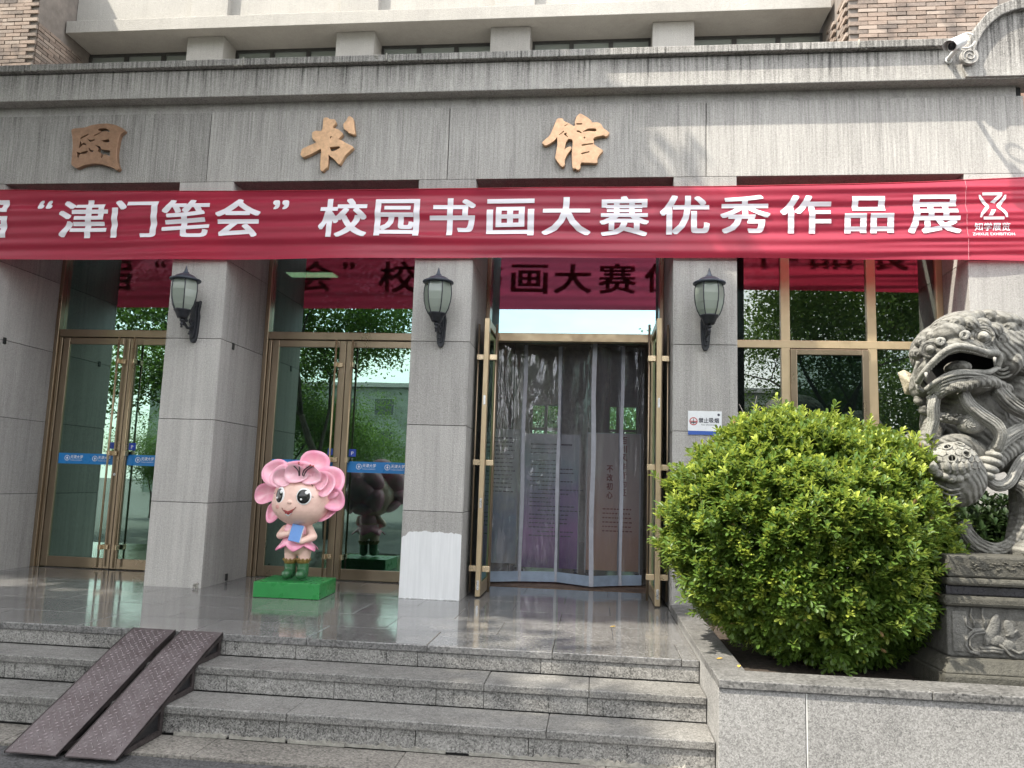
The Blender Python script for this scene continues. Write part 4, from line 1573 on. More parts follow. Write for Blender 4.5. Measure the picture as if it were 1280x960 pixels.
# relief on the die: raised border and a bird among ribbons
b = B()
z0, z1 = .705, .955
xb0, xb1 = 2.42, 3.9
for (a, c_, d, e) in ((2.275, 2.365, z0, z1),):
    b.box(a, c_, yf - .006, yf + .01, d, e)
obj('relief_border', b, RSTONE, ped, bevel=.006)
b = B()
def rel(pts, r):
    b.tube([Pd(1180 + x / 6.86, 690 + y / 6.86) for x, y in pts], r, 8)
rel([(185, 545), (190, 630), (240, 665), (340, 660)], .006)
rel([(235, 480), (225, 540), (255, 600), (255, 640)], .006)
rel([(330, 480), (325, 540), (350, 590), (345, 640)], .006)
rel([(340, 665), (250, 680), (195, 730), (185, 800), (220, 855), (300, 875)], .011)
rel([(350, 690), (270, 700), (225, 740), (220, 800), (250, 845), (310, 860)], .007)
rel([(305, 850), (420, 850), (500, 865)], .011)
rel([(310, 825), (420, 825), (510, 845)], .010)
rel([(470, 790), (520, 830), (560, 880), (600, 900)], .010)
rel([(500, 780), (600, 850), (640, 870), (690, 850)], .009)
rel([(455, 545), (400, 620), (365, 700), (345, 790)], .008)
rel([(530, 720), (590, 700), (630, 670)], .008)
obj('relief_ribbon', b, RSTONE, ped, smooth=True)
b = B()
for (u, v, ru, rv, a) in ((410, 680, 40, 120, .45), (560, 660, 38, 70, -.3), (450, 760, 60, 40, 0), (550, 800, 50, 40, .2), (430, 590, 25, 60, .5)):
    c = Pd(1180 + u / 6.86, 690 + v / 6.86)
    b.ell(c, (ru / 6.86 / 178, .010, rv / 6.86 / 178), Matrix.Rotation(a, 3, 'Y'))
obj('relief_bird', b, RSTONE, ped, smooth=True)
b = B()
rr = random.Random(5)
for i in range(46):
    c = at(1216 + rr.uniform(0, 70), 703.5 + rr.uniform(0, 9) + 0, -2.632)
    b.ell(c, (rr.uniform(.006, .014), .006, .006), seg=7, rings=5)
obj('relief_scroll', b, PSTONE, ped, smooth=True)

LY = -2.03
lion = thing('stone_lion', 'weathered grey stone guardian lion with open mouth and a ball under its paw', 'statue', (2.9, -1.95, 1.30))


def L(px, py, dy=0.0):
    return at(px, py, LY + dy)


K = 1 / 163.0


def LE(b, px, py, rx, rz, dy, ry, rot=0, **k):
    b.ell(L(px, py, dy), (rx * K, ry, rz * K), Matrix.Rotation(rot, 3, 'Y') if rot else None, **k)


def smoothpath(pts, n=28):
    """Catmull-Rom through 2D/3D tuples"""
    out = []
    P = [Vector(p) for p in pts]
    P = [P[0] * 2 - P[1]] + P + [P[-1] * 2 - P[-2]]
    segs = len(P) - 3
    for i in range(n):
        t = i / (n - 1) * segs
        k = min(int(t), segs - 1)
        u = t - k
        a, b_, c, d = P[k], P[k + 1], P[k + 2], P[k + 3]
        out.append(.5 * ((2 * b_) + (c - a) * u + (2 * a - 5 * b_ + 4 * c - d) * u * u + (3 * b_ - a - 3 * c + d) * u ** 3))
    return out


def LT(b, pts, r, seg=10, n=26):
    """pts (px, py, dy), r px (single or list)"""
    sp = smoothpath(pts, n)
    P = [L(p.x, p.y, p.z) for p in sp]
    if hasattr(r, '__len__'):
        rl = [interp([(i / (len(r) - 1), v) for i, v in enumerate(r)], k / (n - 1)) * K for k in range(n)]
    else:
        rl = [r * K] * n
    b.tube(P, rl, seg)


b = B()
# head and mane
LE(b, 1210, 440, 64, 44, .05, .40)
LE(b, 1240, 440, 42, 40, .05, .36)
LE(b, 1193, 407, 25, 15, -.12, .26, -.2)
LE(b, 1235, 408, 38, 16, .0, .30, .15)
LT(b, [(1150, 440, -.16), (1160, 422, -.24), (1178, 413, -.32)], [7, 9, 8])
LT(b, [(1196, 416, -.36), (1215, 409, -.34), (1242, 417, -.26)], [8, 9, 7])
LE(b, 1186, 418, 17, 13, -.36, .14)
LT(b, [(1146, 476, -.22), (1157, 462, -.33), (1176, 443, -.42), (1197, 433, -.46), (1217, 435, -.43), (1243, 442, -.33)], [6, 8, 9, 9, 9, 7])
LE(b, 1200, 478, 46, 15, -.23, .18, .08)
LE(b, 1200, 484, 40, 10, -.25, .17)
LE(b, 1254, 455, 16, 18, -.12, .2)
LE(b, 1150, 480, 10, 18, -.12, .16)
# chest and flanks
LE(b, 1214, 513, 42, 38, .0, .30)
LE(b, 1225, 545, 60, 46, .08, .34)
LE(b, 1262, 500, 40, 50, .15, .36)
LE(b, 1178, 530, 22, 36, .05, .24)
# left forearm over the ball
LT(b, [(1172, 522, -.1), (1163, 545, -.2), (1163, 560, -.26), (1180, 553, -.31), (1203, 551, -.32), (1222, 564, -.30), (1234, 580, -.26)], [12, 12, 10, 8, 8, 9, 9])
LE(b, 1162, 570, 13, 16, -.2, .14)
# right foreleg and hind parts
LT(b, [(1300, 520, .0), (1275, 545, -.12), (1250, 566, -.22), (1237, 582, -.27)], [24, 17, 14, 12])
LT(b, [(1292, 560, .0), (1290, 610, -.08), (1286, 650, -.14), (1284, 690, -.2)], [30, 24, 20, 24])
LT(b, [(1340, 520, .3), (1350, 600, .3), (1340, 690, .3)], [60, 55, 40])
LE(b, 1330, 500, 60, 60, .3, .4)
LE(b, 1290, 690, 26, 14, -.28, .2)
lb = blob('body', b, LSTONE, lion, .0095, 1)
# mouth cavity and nostrils cut into the head
cutb = B()
mp = [(1153, 476), (1160, 466), (1172, 454), (1186, 444), (1200, 440.5), (1216, 443), (1236, 448), (1247, 450), (1246, 460), (1230, 462), (1214, 461), (1198, 461), (1182, 466), (1168, 477), (1159, 484)]
pf = [L(x, y, -.75) for x, y in mp]
pb2 = [L(x, y, .02) for x, y in mp]
n = len(mp)
cutb.v = pf + pb2
cutb.f = [tuple(range(n)), tuple(reversed(range(n, 2 * n)))] + [(i, i + n, (i + 1) % n + n, (i + 1) % n) for i in range(n)]
cut = obj('cut', cutb, None, lion, fix=True)
md = lb.modifiers.new('b', 'BOOLEAN')
md.operation = 'DIFFERENCE'
md.solver = 'EXACT'
md.object = cut
bake(lb)
bpy.data.objects.remove(cut)
b = B()
LE(b, 1197, 460, 13, 8, -.33, .12)
obj('tongue', b, LSTONE, lion, smooth=True)
obj('mouth_back', B().add([L(x, y, -.05) for x, y in ((1146, 490), (1250, 470), (1250, 436), (1146, 440))], [(0, 1, 2, 3)]), plain('mouth_shade', (.045, .045, .045), .9), lion)  # dark sheet inside the mouth, the shade of its depth painted on
# lips with a beaded row of teeth
b = B()
lipU = [(1147, 478, -.30), (1156, 464, -.41), (1172, 447, -.49), (1186, 436, -.53), (1199, 432.5, -.54), (1216, 435, -.51), (1232, 440, -.45), (1246, 441, -.38)]
LT(b, lipU, [3, 3.2, 3.4, 3.4, 3.4, 3.4, 3.4, 4], 10, 40)
lipL = [(1157, 487, -.36), (1169, 478, -.42), (1184, 469, -.45), (1199, 465, -.46), (1218, 465, -.43), (1236, 465, -.37), (1248, 459, -.32)]
LT(b, lipL, [2.5, 3, 3, 3, 3, 3, 3], 10, 40)
LT(b, [(1246, 440, -.37), (1250, 448, -.35), (1247, 457, -.33)], 3.4)
obj('lip', b, LSTONE2, lion, smooth=True)
b = B()
for p in smoothpath([(x + .5, y + 4.2, d + .02) for x, y, d in lipU[:-1]], 34):
    b.ell(L(p.x, p.y, p.z), (.0105, .012, .014), seg=8, rings=6)
for p in ((1158, 466), (1243, 447)):
    b.add([L(p[0] - 3, p[1], -.42), L(p[0] + 3, p[1], -.42), L(p[0], p[1] - 1, -.47), L(p[0], p[1] + 13, -.44)], [(0, 1, 3), (1, 2, 3), (2, 0, 3), (0, 2, 1)])
obj('tooth_row', b, plain('lion_teeth_stone', (.36, .35, .33), .7), lion, smooth=True)
# cheek swirls and beard lines
b = B()
for r in (9, 13.5, 18):
    a = [(1253 + r * cos(t) * .95, 453 + r * sin(t) * 1.05, -.30 + .004 * r) for t in [-1.9 + i * .33 for i in range(14)]]
    LT(b, a, 1.7, 8, 34)
for k in range(5):
    o_ = k * 4.5
    LT(b, [(1160 + o_ * .7, 492 + k * .5, -.34), (1180, 473 + o_ * .9, -.455 + k * .008), (1206, 467 + o_ * .9, -.47 + k * .01), (1235, 471 + o_ * .7, -.40), (1250 - o_ * .5, 481, -.32)], 1.6, 8, 30)
for k in range(3):
    LT(b, [(1148 + k * 3, 452 + k * 7, -.30), (1143 + k * 2, 470 + k * 5, -.26), (1149 + k * 3, 488 + k, -.27)], 2.2, 8, 14)
obj('carved_line', b, LSTONE2, lion, smooth=True)
# eyes
for (px, py, r, dy) in ((1228.4, 421, 10, -.40), (1162, 437, 8, -.40)):
    b = B()
    LE(b, px, py, r * .62, r * .62, dy - .03, .045)
    e = obj('eye', b, LSTONE2, lion, smooth=True)
    b = B()
    c = L(px, py, dy - .035)
    for rr_, th in ((r * .95, 1.7), (r * 1.35, 1.9)):
        LT(b, [(px + rr_ * cos(t), py + rr_ * .85 * sin(t), dy - .03) for t in [i * 2 * pi / 14 for i in range(15)]], th, 8, 30)
    LE(b, px, py, r * .3, r * .3, dy - .072, .018)
    obj('eyelid', b, LSTONE, e, smooth=True)
    b = B()
    LE(b, px, py, r * 1.3, r * 1.1, dy + .01, .05)
    obj('eye_socket', b, LSTONE, e, smooth=True)
# combed hair over the crown and brows
b = B()
for k in range(9):
    u = k / 8
    LT(b, [(1168 + 8 * u, 412 - 10 * u, -.22), (1184 + 12 * u, 401 - 6 * u, -.36 + .10 * u), (1206 + 6 * u, 399 - 8 * u, -.36 + .12 * u), (1222 + 16 * u, 401 - 9 * u, -.30 + .12 * u)], 1.5, 7, 22)
for k in range(4):
    LT(b, [(1214, 411 + k * 1.8, -.43), (1228, 406 + k * 1.6, -.43), (1243, 411 + k * 1.4, -.38), (1250, 420 + k, -.33)], 1.2, 7, 18)
    LT(b, [(1173, 424 + k * 1.6, -.43), (1163, 425 + k * 1.4, -.40), (1154, 431 + k * 1.3, -.33)], 1.2, 7, 14)
obj('carved_hair', b, LSTONE, lion, smooth=True)
# nose with swirled nostrils
for (px, py, r) in ((1205, 419, 6.5), (1175, 427, 5.5)):
    b = B()
    LE(b, px, py, r, r * .9, -.46, .05)
    LT(b, [(px + (r * .8 - i * .12) * cos(t), py + (r * .75 - i * .1) * sin(t), -.505) for i, t in enumerate([k * .5 for k in range(22)])], 1.5, 8, 40)
    obj('nostril', b, LSTONE2, lion, smooth=True)
# mane curls: each a snail shell
CUR = [(1167, 421, 7), (1180, 409, 7), (1197, 404.5, 8), (1212, 405, 8.5), (1228, 406, 8), (1243, 412, 8), (1251, 424, 7.5), (1262, 428, 7), (1272, 431, 8), (1259, 410, 10), (1272, 416, 9), (1236, 396, 9), (1222, 395, 7), (1281, 441, 9), (1279, 459, 9), (1152, 428, 7), (1146, 442, 7), (1268, 449, 7)]
for (px, py, r) in CUR:
    r *= 1.12
    d = -.43 + .0028 * abs(px - 1205) + (.12 if py < 400 else 0) + (.05 if px > 1255 else 0)
    b = B()
    LE(b, px, py, r, r * .92, d, r * K * .95)
    LT(b, [(px + (r * .85 * (1 - i / 26)) * cos(t), py + (r * .8 * (1 - i / 26)) * sin(t), d - r * K * (.35 + .65 * i / 24)) for i, t in enumerate([k * .55 + px for k in range(22)])], 1.35, 6, 40)
    obj('mane_curl', b, LSTONE, lion, smooth=True)
# leaf-shaped ear at the left
b = B()
ear = [(1122, 466), (1130, 462), (1141, 468), (1149, 478), (1150, 488), (1138, 494), (1131, 493), (1127, 480)]
b.v = [L(x, y, -.02) for x, y in ear] + [L(1138, 478, -.09)] + [L(x, y, .05) for x, y in ear]
b.f = [(i, (i + 1) % 8, 8) for i in range(8)] + [(i, 9 + i, 9 + (i + 1) % 8, (i + 1) % 8) for i in range(8)] + [tuple(9 + i for i in range(8))]
obj('ear', b, carved_stone('lion_tan_stone', (.40, .35, .26), .15), lion, fix=True, bevel=.008)
b = B()
for (px, py, r) in ((1150, 500, 7), (1156, 512, 7), (1149, 490, 6)):
    LE(b, px, py, r, r, -.12, .05)
obj('side_curl', b, LSTONE, lion, smooth=True)
# braided collar
b = B()
cp = smoothpath([(1172, 493, -.34), (1186, 485, -.42), (1205, 482, -.45), (1224, 477, -.43), (1242, 479, -.36), (1262, 488, -.25)], 15)
for i in range(14):
    a, c_ = cp[i], cp[i + 1]
    m = (a + c_) / 2
    b.ell(L(m.x, m.y, m.z), (.040, .042, .040), Matrix.Rotation(.5, 3, 'Y'), seg=12, rings=8)
    for k in range(3):
        q = a.lerp(c_, k / 3)
        b.tube([L(q.x + 4 * sin(t) * .5, q.y - 6.2 * cos(t), q.z - .041 * sin(t) - .002) for t in [j * pi / 8 for j in range(9)]], .0045, 6)
obj('collar', b, LSTONE, lion, smooth=True)


def ribbon(name, pts, w, n=5, m=LSTONE2, r=1.9):
    b = B()
    sp = smoothpath(pts, 26)
    for k in range(n):
        off = (k - (n - 1) / 2) * w / n
        path = []
        for i, p in enumerate(sp):
            a = sp[max(i - 1, 0)]
            c_ = sp[min(i + 1, len(sp) - 1)]
            t = Vector((c_.x - a.x, c_.y - a.y)).normalized()
            nn_ = Vector((-t.y, t.x))
            env = .75 + .25 * sin(i / 25 * pi)
            path.append(L(p.x + nn_.x * off * env, p.y + nn_.y * off * env, p.z + .012 * abs(k - (n - 1) / 2) ** 1.4))
        b.tube(path, r * K * w / n / 3.0, 8)
    return obj(name, b, m, lion, smooth=True)


ribbon('ribbon', [(1171, 492, -.36), (1167, 508, -.38), (1167, 526, -.36), (1161, 547, -.34)], 15)
ribbon('ribbon', [(1203, 489, -.42), (1212, 506, -.44), (1228, 520, -.44), (1245, 532, -.43), (1251, 545, -.42), (1245, 562, -.38)], 17, 6)
ribbon('ribbon', [(1244, 480, -.34), (1253, 494, -.38), (1268, 508, -.36), (1290, 520, -.3)], 20, 6, LSTONE)
ribbon('ribbon', [(1292, 530, -.26), (1268, 541, -.32), (1249, 556, -.36), (1238, 574, -.36)], 17, 5)
ribbon('ribbon', [(1230, 596, -.34), (1246, 607, -.36), (1261, 603, -.36), (1270, 588, -.33), (1279, 574, -.3), (1295, 566, -.25)], 14, 5)
ribbon('ribbon', [(1203, 652, -.16), (1210, 670, -.22), (1226, 685, -.28), (1248, 690, -.30), (1268, 681, -.30), (1281, 660, -.28), (1284, 632, -.26), (1276, 604, -.26), (1270, 592, -.28)], 22, 6, LSTONE)
ribbon('ribbon', [(1272, 604, -.32), (1284, 612, -.33), (1293, 640, -.3), (1290, 672, -.28)], 20, 5, LSTONE)
# bangle of three swellings
b = B()
for (px, py, r) in ((1241, 569, 9), (1237, 577, 12), (1233, 586, 12.5), (1231, 594, 10)):
    LE(b, px, py, r, r * .48, -.34, .075, .25)
obj('bangle', b, LSTONE2, lion, smooth=True)
# belt, bell
b = B()
LT(b, [(1172, 520, -.31), (1190, 524, -.33), (1208, 526, -.33)], 5.5, 8, 12)
rr = random.Random(3)
for i in range(20):
    LE(b, 1176 + rr.uniform(0, 28), 521.5 + rr.uniform(-3, 4), 2.2, 1.6, -.36, .012, seg=7, rings=5)
obj('belt', b, LSTONE, lion, smooth=True)
b = B()
LE(b, 1214, 530, 13, 11, -.34, .06)
LE(b, 1214, 533, 14.5, 8, -.32, .07)
for t in range(8):
    a = t / 8 * 2 * pi
    LT(b, [(1213 + 5 * cos(a) + 3.4 * cos(a + u), 528 + 4.3 * sin(a) + 3 * sin(a + u), -.395) for u in (0, 1.2, 2.4, 3.6, 4.8)], .9, 6, 12)
obj('bell', b, LSTONE2, lion, smooth=True)
# ball under the paw: pierced upper shell of hexagons, claws below
b = B()
LE(b, 1196, 596, 30, 34, -.30, .19)
LE(b, 1186, 600, 26, 30, -.26, .17)
ballo = blob('ball', b, LSTONE, lion, .011, 2)
b = B()
BC, BRd = L(1191.5, 581, -.36), Vector((27 * K, .155, 25 * K))
b.ell(BC, BRd, seg=32, rings=22)
shell = obj('ball_shell', b, LSTONE2, lion, smooth=True)
holes = [(1178.5, 574), (1196, 569), (1177.5, 559.5), (1194, 556)]


def on_shell(px, py, off=0.0):
    p = L(px, py, -.36)
    u = (p - BC)
    a, c_ = u.x / BRd.x, u.z / BRd.z
    s_ = 1 - a * a - c_ * c_
    if s_ < .02:
        return None
    q = Vector((a, -sqrt(s_), c_))
    return BC + Vector((q.x * (BRd.x + off), q.y * (BRd.y + off), q.z * (BRd.z + off)))


b = B()
for (px, py) in holes:
    c = on_shell(px, py)
    if c:
        nrm = (c - BC).normalized()
        b.caps(c + nrm * .05, c - nrm * .07, .021, .021, 12)
cut = obj('cut', b, None, lion)
md = shell.modifiers.new('b', 'BOOLEAN')
md.object = cut
md.solver = 'EXACT'
bake(shell)
bpy.data.objects.remove(cut)
b = B()
for (px, py) in holes:
    c = on_shell(px, py, .002)
    if not c:
        continue
    nrm = (c - BC).normalized()
    u = nrm.cross(Vector((0, 0, 1))).normalized()
    w_ = nrm.cross(u)
    b.tube([c + (u * cos(t) + w_ * sin(t)) * .026 for t in [k * 2 * pi / 18 for k in range(18)]], .0062, 8, closed=True)
obj('hole_rim', b, LSTONE2, lion, smooth=True)
b = B()
hx = 9.2
for r_ in range(-3, 3):
    for q in range(-3, 4):
        cx, cy = 1188 + (q + (r_ % 2) * .5) * hx, 566 + r_ * hx * .86
        pts = [on_shell(cx + hx * .577 * cos(pi / 6 + k * pi / 3), cy + hx * .577 * sin(pi / 6 + k * pi / 3), .001) for k in range(6)]
        for k in range(3):
            if pts[k] and pts[k + 1] and cy < 584:
                b.tube([pts[k], pts[k + 1]], .0035, 5)
obj('hexagon_lattice', b, LSTONE, lion, smooth=True)
for (px, py, rx, rz) in ((1167, 583, 5, 6), (1184, 583, 4.6, 7.5), (1193, 584, 4.6, 8), (1202, 584, 4.2, 7.5), (1209, 582, 3.6, 6.5)):
    b = B()
    c0, c1 = L(px, py + 5, -.50), L(px, py - 7, -.535)
    b.tube([c0, c0.lerp(c1, .35), c0.lerp(c1, .7), c1], [rx * K * .8, rx * K, rx * K * .6, .002], 10)
    LE(b, px, py + 5, rx, rx * .9, -.49, .035)
    obj('claw', b, LSTONE2, lion, smooth=True)
b = B()
for (px, py, r) in ((1172, 592, 5), (1181, 595.5, 5), (1189, 598, 5.5), (1198, 598, 5.5), (1206, 595, 4.6)):
    LE(b, px, py, r, r * .9, -.475, .04)
obj('toe', b, LSTONE2, lion, smooth=True)
b = B()
for k in range(4):
    LT(b, [(1168 + k * 2, 604 + k * 7, -.44 + k * .02), (1190, 613 + k * 6, -.475 + k * .02), (1212 - k * 1, 604 + k * 6, -.44 + k * .02), (1222 - k * 2, 590 + k * 8, -.38 + k * .02)], 1.4, 6, 22)
obj('ball_groove', b, LSTONE, lion, smooth=True)
b = B()
LT(b, [(1150, 556, -.1), (1140, 548, -.12), (1132, 551, -.1), (1128, 560, -.06)], [6, 6, 5, 3])
obj('flame_tuft', b, LSTONE, lion, smooth=True)

# ------------------------------------------------------------------ flower-headed figure on a green box
SKIN = plain('painted_skin', (.80, .55, .47), .33, 0, .04, 6, .02)


def petal_mat():
    t = NT('pink_petal_paint')
    n = t.noise(t.pos(), 7, 3)
    a = t.n('Attribute', attribute_name='tone').outputs['Fac']
    c = t.mix(t.math('ADD', t.math('MULTIPLY', a, .8), t.math('MULTIPLY', t.math('SUBTRACT', n, .5), .5), True), (.88, .55, .62), (.80, .18, .38))
    return t.done(t.bsdf(color=c, rough=.30, coat=.3))


PETAL = petal_mat()
GREEN = plain('green_paint', (.025, .22, .055), .32, 0, .12, 4, .02)
BOOT = plain('boot_green', (.03, .11, .045), .3, 0, .2, 14)
CUFF = plain('boot_cuff', (.20, .13, .03), .6)
EYEB = plain('eye_black', (.008, .008, .008), .12, 0, 0)
EYEW = plain('eye_white', (.80, .80, .80), .2, 0, 0)
BOOKM = plain('blue_book', (.13, .28, .62), .4, 0, .06)
MY = -.14
fig = thing('flower_child_statue', 'pink flower-headed child figure with big black eyes holding a blue book on a green box', 'statue', (-3.01, MY, P0))


def Mf(px, py, dy=0.0):
    return at(px, py, MY + dy)


MK = 1 / 121.0
b = B()
Mr = Matrix.Translation((-3.01, -.12, 0)) @ Matrix.Rotation(radians(2), 4, 'Z')
b.box(-.335, .335, -.28, .27, P0 + .002, P0 + .155, Mr)
obj('base_box', b, GREEN, fig, bevel=.006)
HC = Mf(379, 623, -.02)
HR = Vector((36.5 * MK, .27, 33.5 * MK))
b = B()
b.ell(HC, HR, seg=32, rings=20)
b.ell(HC + Vector((-.015, -.01, -.05)), (HR.x * .98, HR.y * .98, HR.z * .84), seg=32, rings=20)
b.ell(Mf(371, 668), (14.5 * MK, .10, 18 * MK))
b.ell(Mf(372, 682), (16.5 * MK, .115, 12 * MK))
for (x0, x1) in ((363.5, 363), (381.5, 379.5)):
    b.caps(Mf(x0, 687), Mf(x1, 703), 8.0 * MK, 7 * MK)
# arms
b.caps(Mf(357, 661), Mf(350.5, 669, -.05), 5.2 * MK, 5.0 * MK)
b.caps(Mf(350.5, 669, -.05), Mf(361, 667, -.13), 5.0 * MK, 3.6 * MK)
b.caps(Mf(386, 660), Mf(391.5, 671, -.05), 5.6 * MK, 5.2 * MK)
b.caps(Mf(391.5, 671, -.05), Mf(376, 677, -.15), 5.2 * MK, 3.6 * MK)
for k in range(4):
    b.caps(Mf(361.5, 663.5 + k * 1.9, -.14), Mf(366, 664.0 + k * 1.7, -.165), 1.2 * MK, 1.0 * MK, 8)
    b.caps(Mf(376, 676 + k * 1.0, -.155 + .0 * k), Mf(370.5 - (k == 1), 674.5 + k * 1.6, -.175), 1.2 * MK, 1.0 * MK, 8)
b.caps(Mf(374, 675, -.16), Mf(371.5, 671.5, -.175), 1.3 * MK, 1.0 * MK, 8)
b.caps(Mf(361, 664, -.14), Mf(363.5, 660.5, -.165), 1.3 * MK, 1.0 * MK, 8)
figb = blob('body', b, SKIN, fig, .009, 3)
from mathutils.bvhtree import BVHTree
FB = BVHTree.FromPolygons([v.co + ORG[fig] for v in figb.data.vertices], [tuple(p.vertices) for p in figb.data.polygons])


def onface(px, py, off=0.0):
    """nearest point of the head surface in front of the given spot"""
    o_ = CAM
    d_ = (Mf(px, py) - CAM).normalized()
    hit, nrm, _i, _d = FB.ray_cast(o_, d_)
    if hit is None:
        hit, nrm, _i, _d = FB.find_nearest(Mf(px, py, -.2))
    if nrm.dot(d_) > 0:
        nrm = -nrm
    return hit + nrm * off, nrm


def facedisc(name, px, py, rx, rz, off, thick, m, rot=0):
    c, nrm = onface(px, py, off)
    yv = -nrm
    xv = yv.cross(Vector((0, 0, 1))).normalized()
    zv = xv.cross(yv).normalized()
    Mx = Matrix((xv, yv, zv)).transposed() @ Matrix.Rotation(rot, 3, 'Y')
    b = B()
    b.ell(c, (rx * MK, thick, rz * MK), Mx, 24, 12)
    return obj(name, b, m, fig, smooth=True)


for (px, py, rw, rb) in ((350.5, 619, 7.0, 5.9), (380, 620.5, 9.0, 7.8)):
    facedisc('eye_white', px, py, rw, 10.2, .0, .013, EYEW)
    facedisc('pupil', px - .4, py + .3, rb, 8.6, .006, .013, EYEB)
    facedisc('eye_highlight', px + rb * .45, py - 4.2, rb * .36, 2.6, .014, .010, EYEW)
    facedisc('eye_highlight', px - rb * .45, py + 3.6, rb * .18, 1.3, .014, .010, EYEW)
facedisc('nose', 362, 627.5, 3.4, 2.6, .0, .018, SKIN)
b = B()
sm = [onface(x, y, .003)[0] for x, y in ((352.5, 634.5), (355, 638.5), (360, 640.3), (365.5, 638.5), (370, 633.8))]
b.tube(smoothpath(sm, 18), .004, 6)
obj('smile_line', b, plain('mouth_line', (.30, .10, .09), .5), fig, smooth=True)
b = B()
mo = [onface(x, y, .004)[0] for x, y in ((355, 637.0), (360, 639.0), (367.5, 635.8), (365, 642), (360.5, 645), (357, 642.5))]
b.add(mo, [tuple(range(6))])
obj('mouth', b, plain('mouth_red', (.42, .03, .04), .4), fig)
b = B()
b.add([onface(x, y, .0055)[0] for x, y in ((356.5, 642.5), (360.5, 645.3), (366, 640.5), (364, 641.0), (360.5, 643.2), (358, 641.5))], [(0, 1, 4, 5), (1, 2, 3, 4)])
obj('lower_lip', b, EYEW, fig)
b = B()
for pts in (((347, 607), (349.5, 604.5), (353, 604)), ((385, 603), (388.5, 604), (391, 608)), ((389.5, 621), (392, 621.5)), ((343, 617), (342, 615.5))):
    P = [onface(x, y, .002)[0] for x, y in pts]
    b.tube(P, .0028, 5)
obj('brow', b, EYEB, fig, smooth=True)
facedisc('cheek', 346, 633, 5, 4, -.012, .014, plain('cheek_blush', (.74, .36, .32), .4))


def petal(px, py, rx, rz, dy, rot, tilt=0, thick=.05, tone0=.3):
    """one cupped, rounded petal; darker pink towards its edge"""
    b = B()
    c = Mf(px, py, dy)
    n1, n2 = 14, 7
    Mx = Matrix.Rotation(rot, 3, 'Y') @ Matrix.Rotation(tilt, 3, 'X')
    tone = []
    for side in (-1, 1):
        for i in range(n2 + 1):
            r = i / n2
            for k in range(n1 * 2):
                a = pi * k / n1
                e = 1 + .05 * sin(3 * a + px)
                u, v = r * cos(a) * e, r * sin(a) * e
                v2 = v + .12 * (abs(u) < .25) * (v > .7) * 0
                th = thick * .55 * sqrt(max(0, 1 - r ** 3.5)) + .004 * (r < 1)
                y_ = side * th - .085 * (r * r) + .02 * cos(2 * a) * r
                b.v.append(c + Mx @ Vector((u * rx * MK, y_, v2 * rz * MK)))
                tone.append(min(1, max(0, tone0 + .75 * (r - .45) + .12 * sin(5 * a))))
    m_ = n1 * 2
    for s_ in (0, 1):
        o_ = s_ * (n2 + 1) * m_
        for i in range(n2):
            for k in range(m_):
                f = (o_ + i * m_ + k, o_ + i * m_ + (k + 1) % m_, o_ + (i + 1) * m_ + (k + 1) % m_, o_ + (i + 1) * m_ + k)
                b.f.append(f if s_ == 0 else f[::-1])
    o = obj('petal', b, PETAL, fig, smooth=True)
    at_ = o.data.attributes.new('tone', 'FLOAT', 'POINT')
    at_.data.foreach_set('value', tone)
    return o


for a in ((396, 581.5, 19.5, 18, .06, 0, -.1, .09, .25), (349, 593, 19, 18, .02, .5, -.1, .08, .2), (355, 598, 15, 15, -.10, .35, -.2, .07, .05), (336, 617, 16, 12.5, .04, -.35, 0, .06, .25), (345, 640, 9, 13, .06, .3, 0, .07, .4),
          (415, 604, 20, 20.5, .03, -.35, -.1, .09, .2), (409, 606, 13, 16, -.09, -.2, -.15, .06, .05), (418, 624, 17, 14.5, .0, .45, -.1, .08, .35), (410, 640, 17, 9, .04, -.5, 0, .07, .3), (376, 589, 24, 15, -.05, 0, .15, .10, .1), (373, 591, 15, 11.5, -.185, .0, .1, .06, -.1), (391, 592.5, 14, 12, -.16, .3, .1, .06, -.1), (357, 595.5, 13, 11.5, -.16, -.35, .1, .06, -.1), (403, 600, 10, 12, -.12, -.4, .0, .05, -.05)):
    petal(*a)
for a in ((366, 600, 22, 22, .24, 0, .1, .08, .35), (392, 600, 22, 22, .24, 0, .1, .08, .35), (362, 628, 20, 20, .26, .3, 0, .08, .3), (396, 628, 20, 20, .26, -.3, 0, .08, .3), (379, 615, 24, 26, .30, 0, 0, .09, .2), (379, 640, 20, 14, .25, 0, 0, .07, .35)):
    petal(*a)
b = B()
for pts in (((374, 595), (372.5, 588), (366.5, 581.5)), ((374.5, 595), (374.5, 587), (373.5, 579)), ((378, 595), (380, 588), (387.5, 582)), ((379.5, 595.5), (383, 588.5), (391, 583))):
    P = [Mf(x, y, -.285 - .0 * i) for i, (x, y) in enumerate(pts)]
    b.tube(smoothpath(P, 10), [.0065] * 9 + [.004], 6)
obj('stamen', b, plain('stamen_black', (.02, .008, .01), .4), fig, smooth=True)
b = B()
for (px, py) in ((366.3, 580.8), (373.4, 578.4), (388, 581.6), (391.6, 582.6)):
    b.ell(Mf(px, py, -.286), .011, seg=8, rings=6)
obj('anther', b, plain('anther_red', (.45, .10, .08), .5), fig, smooth=True)
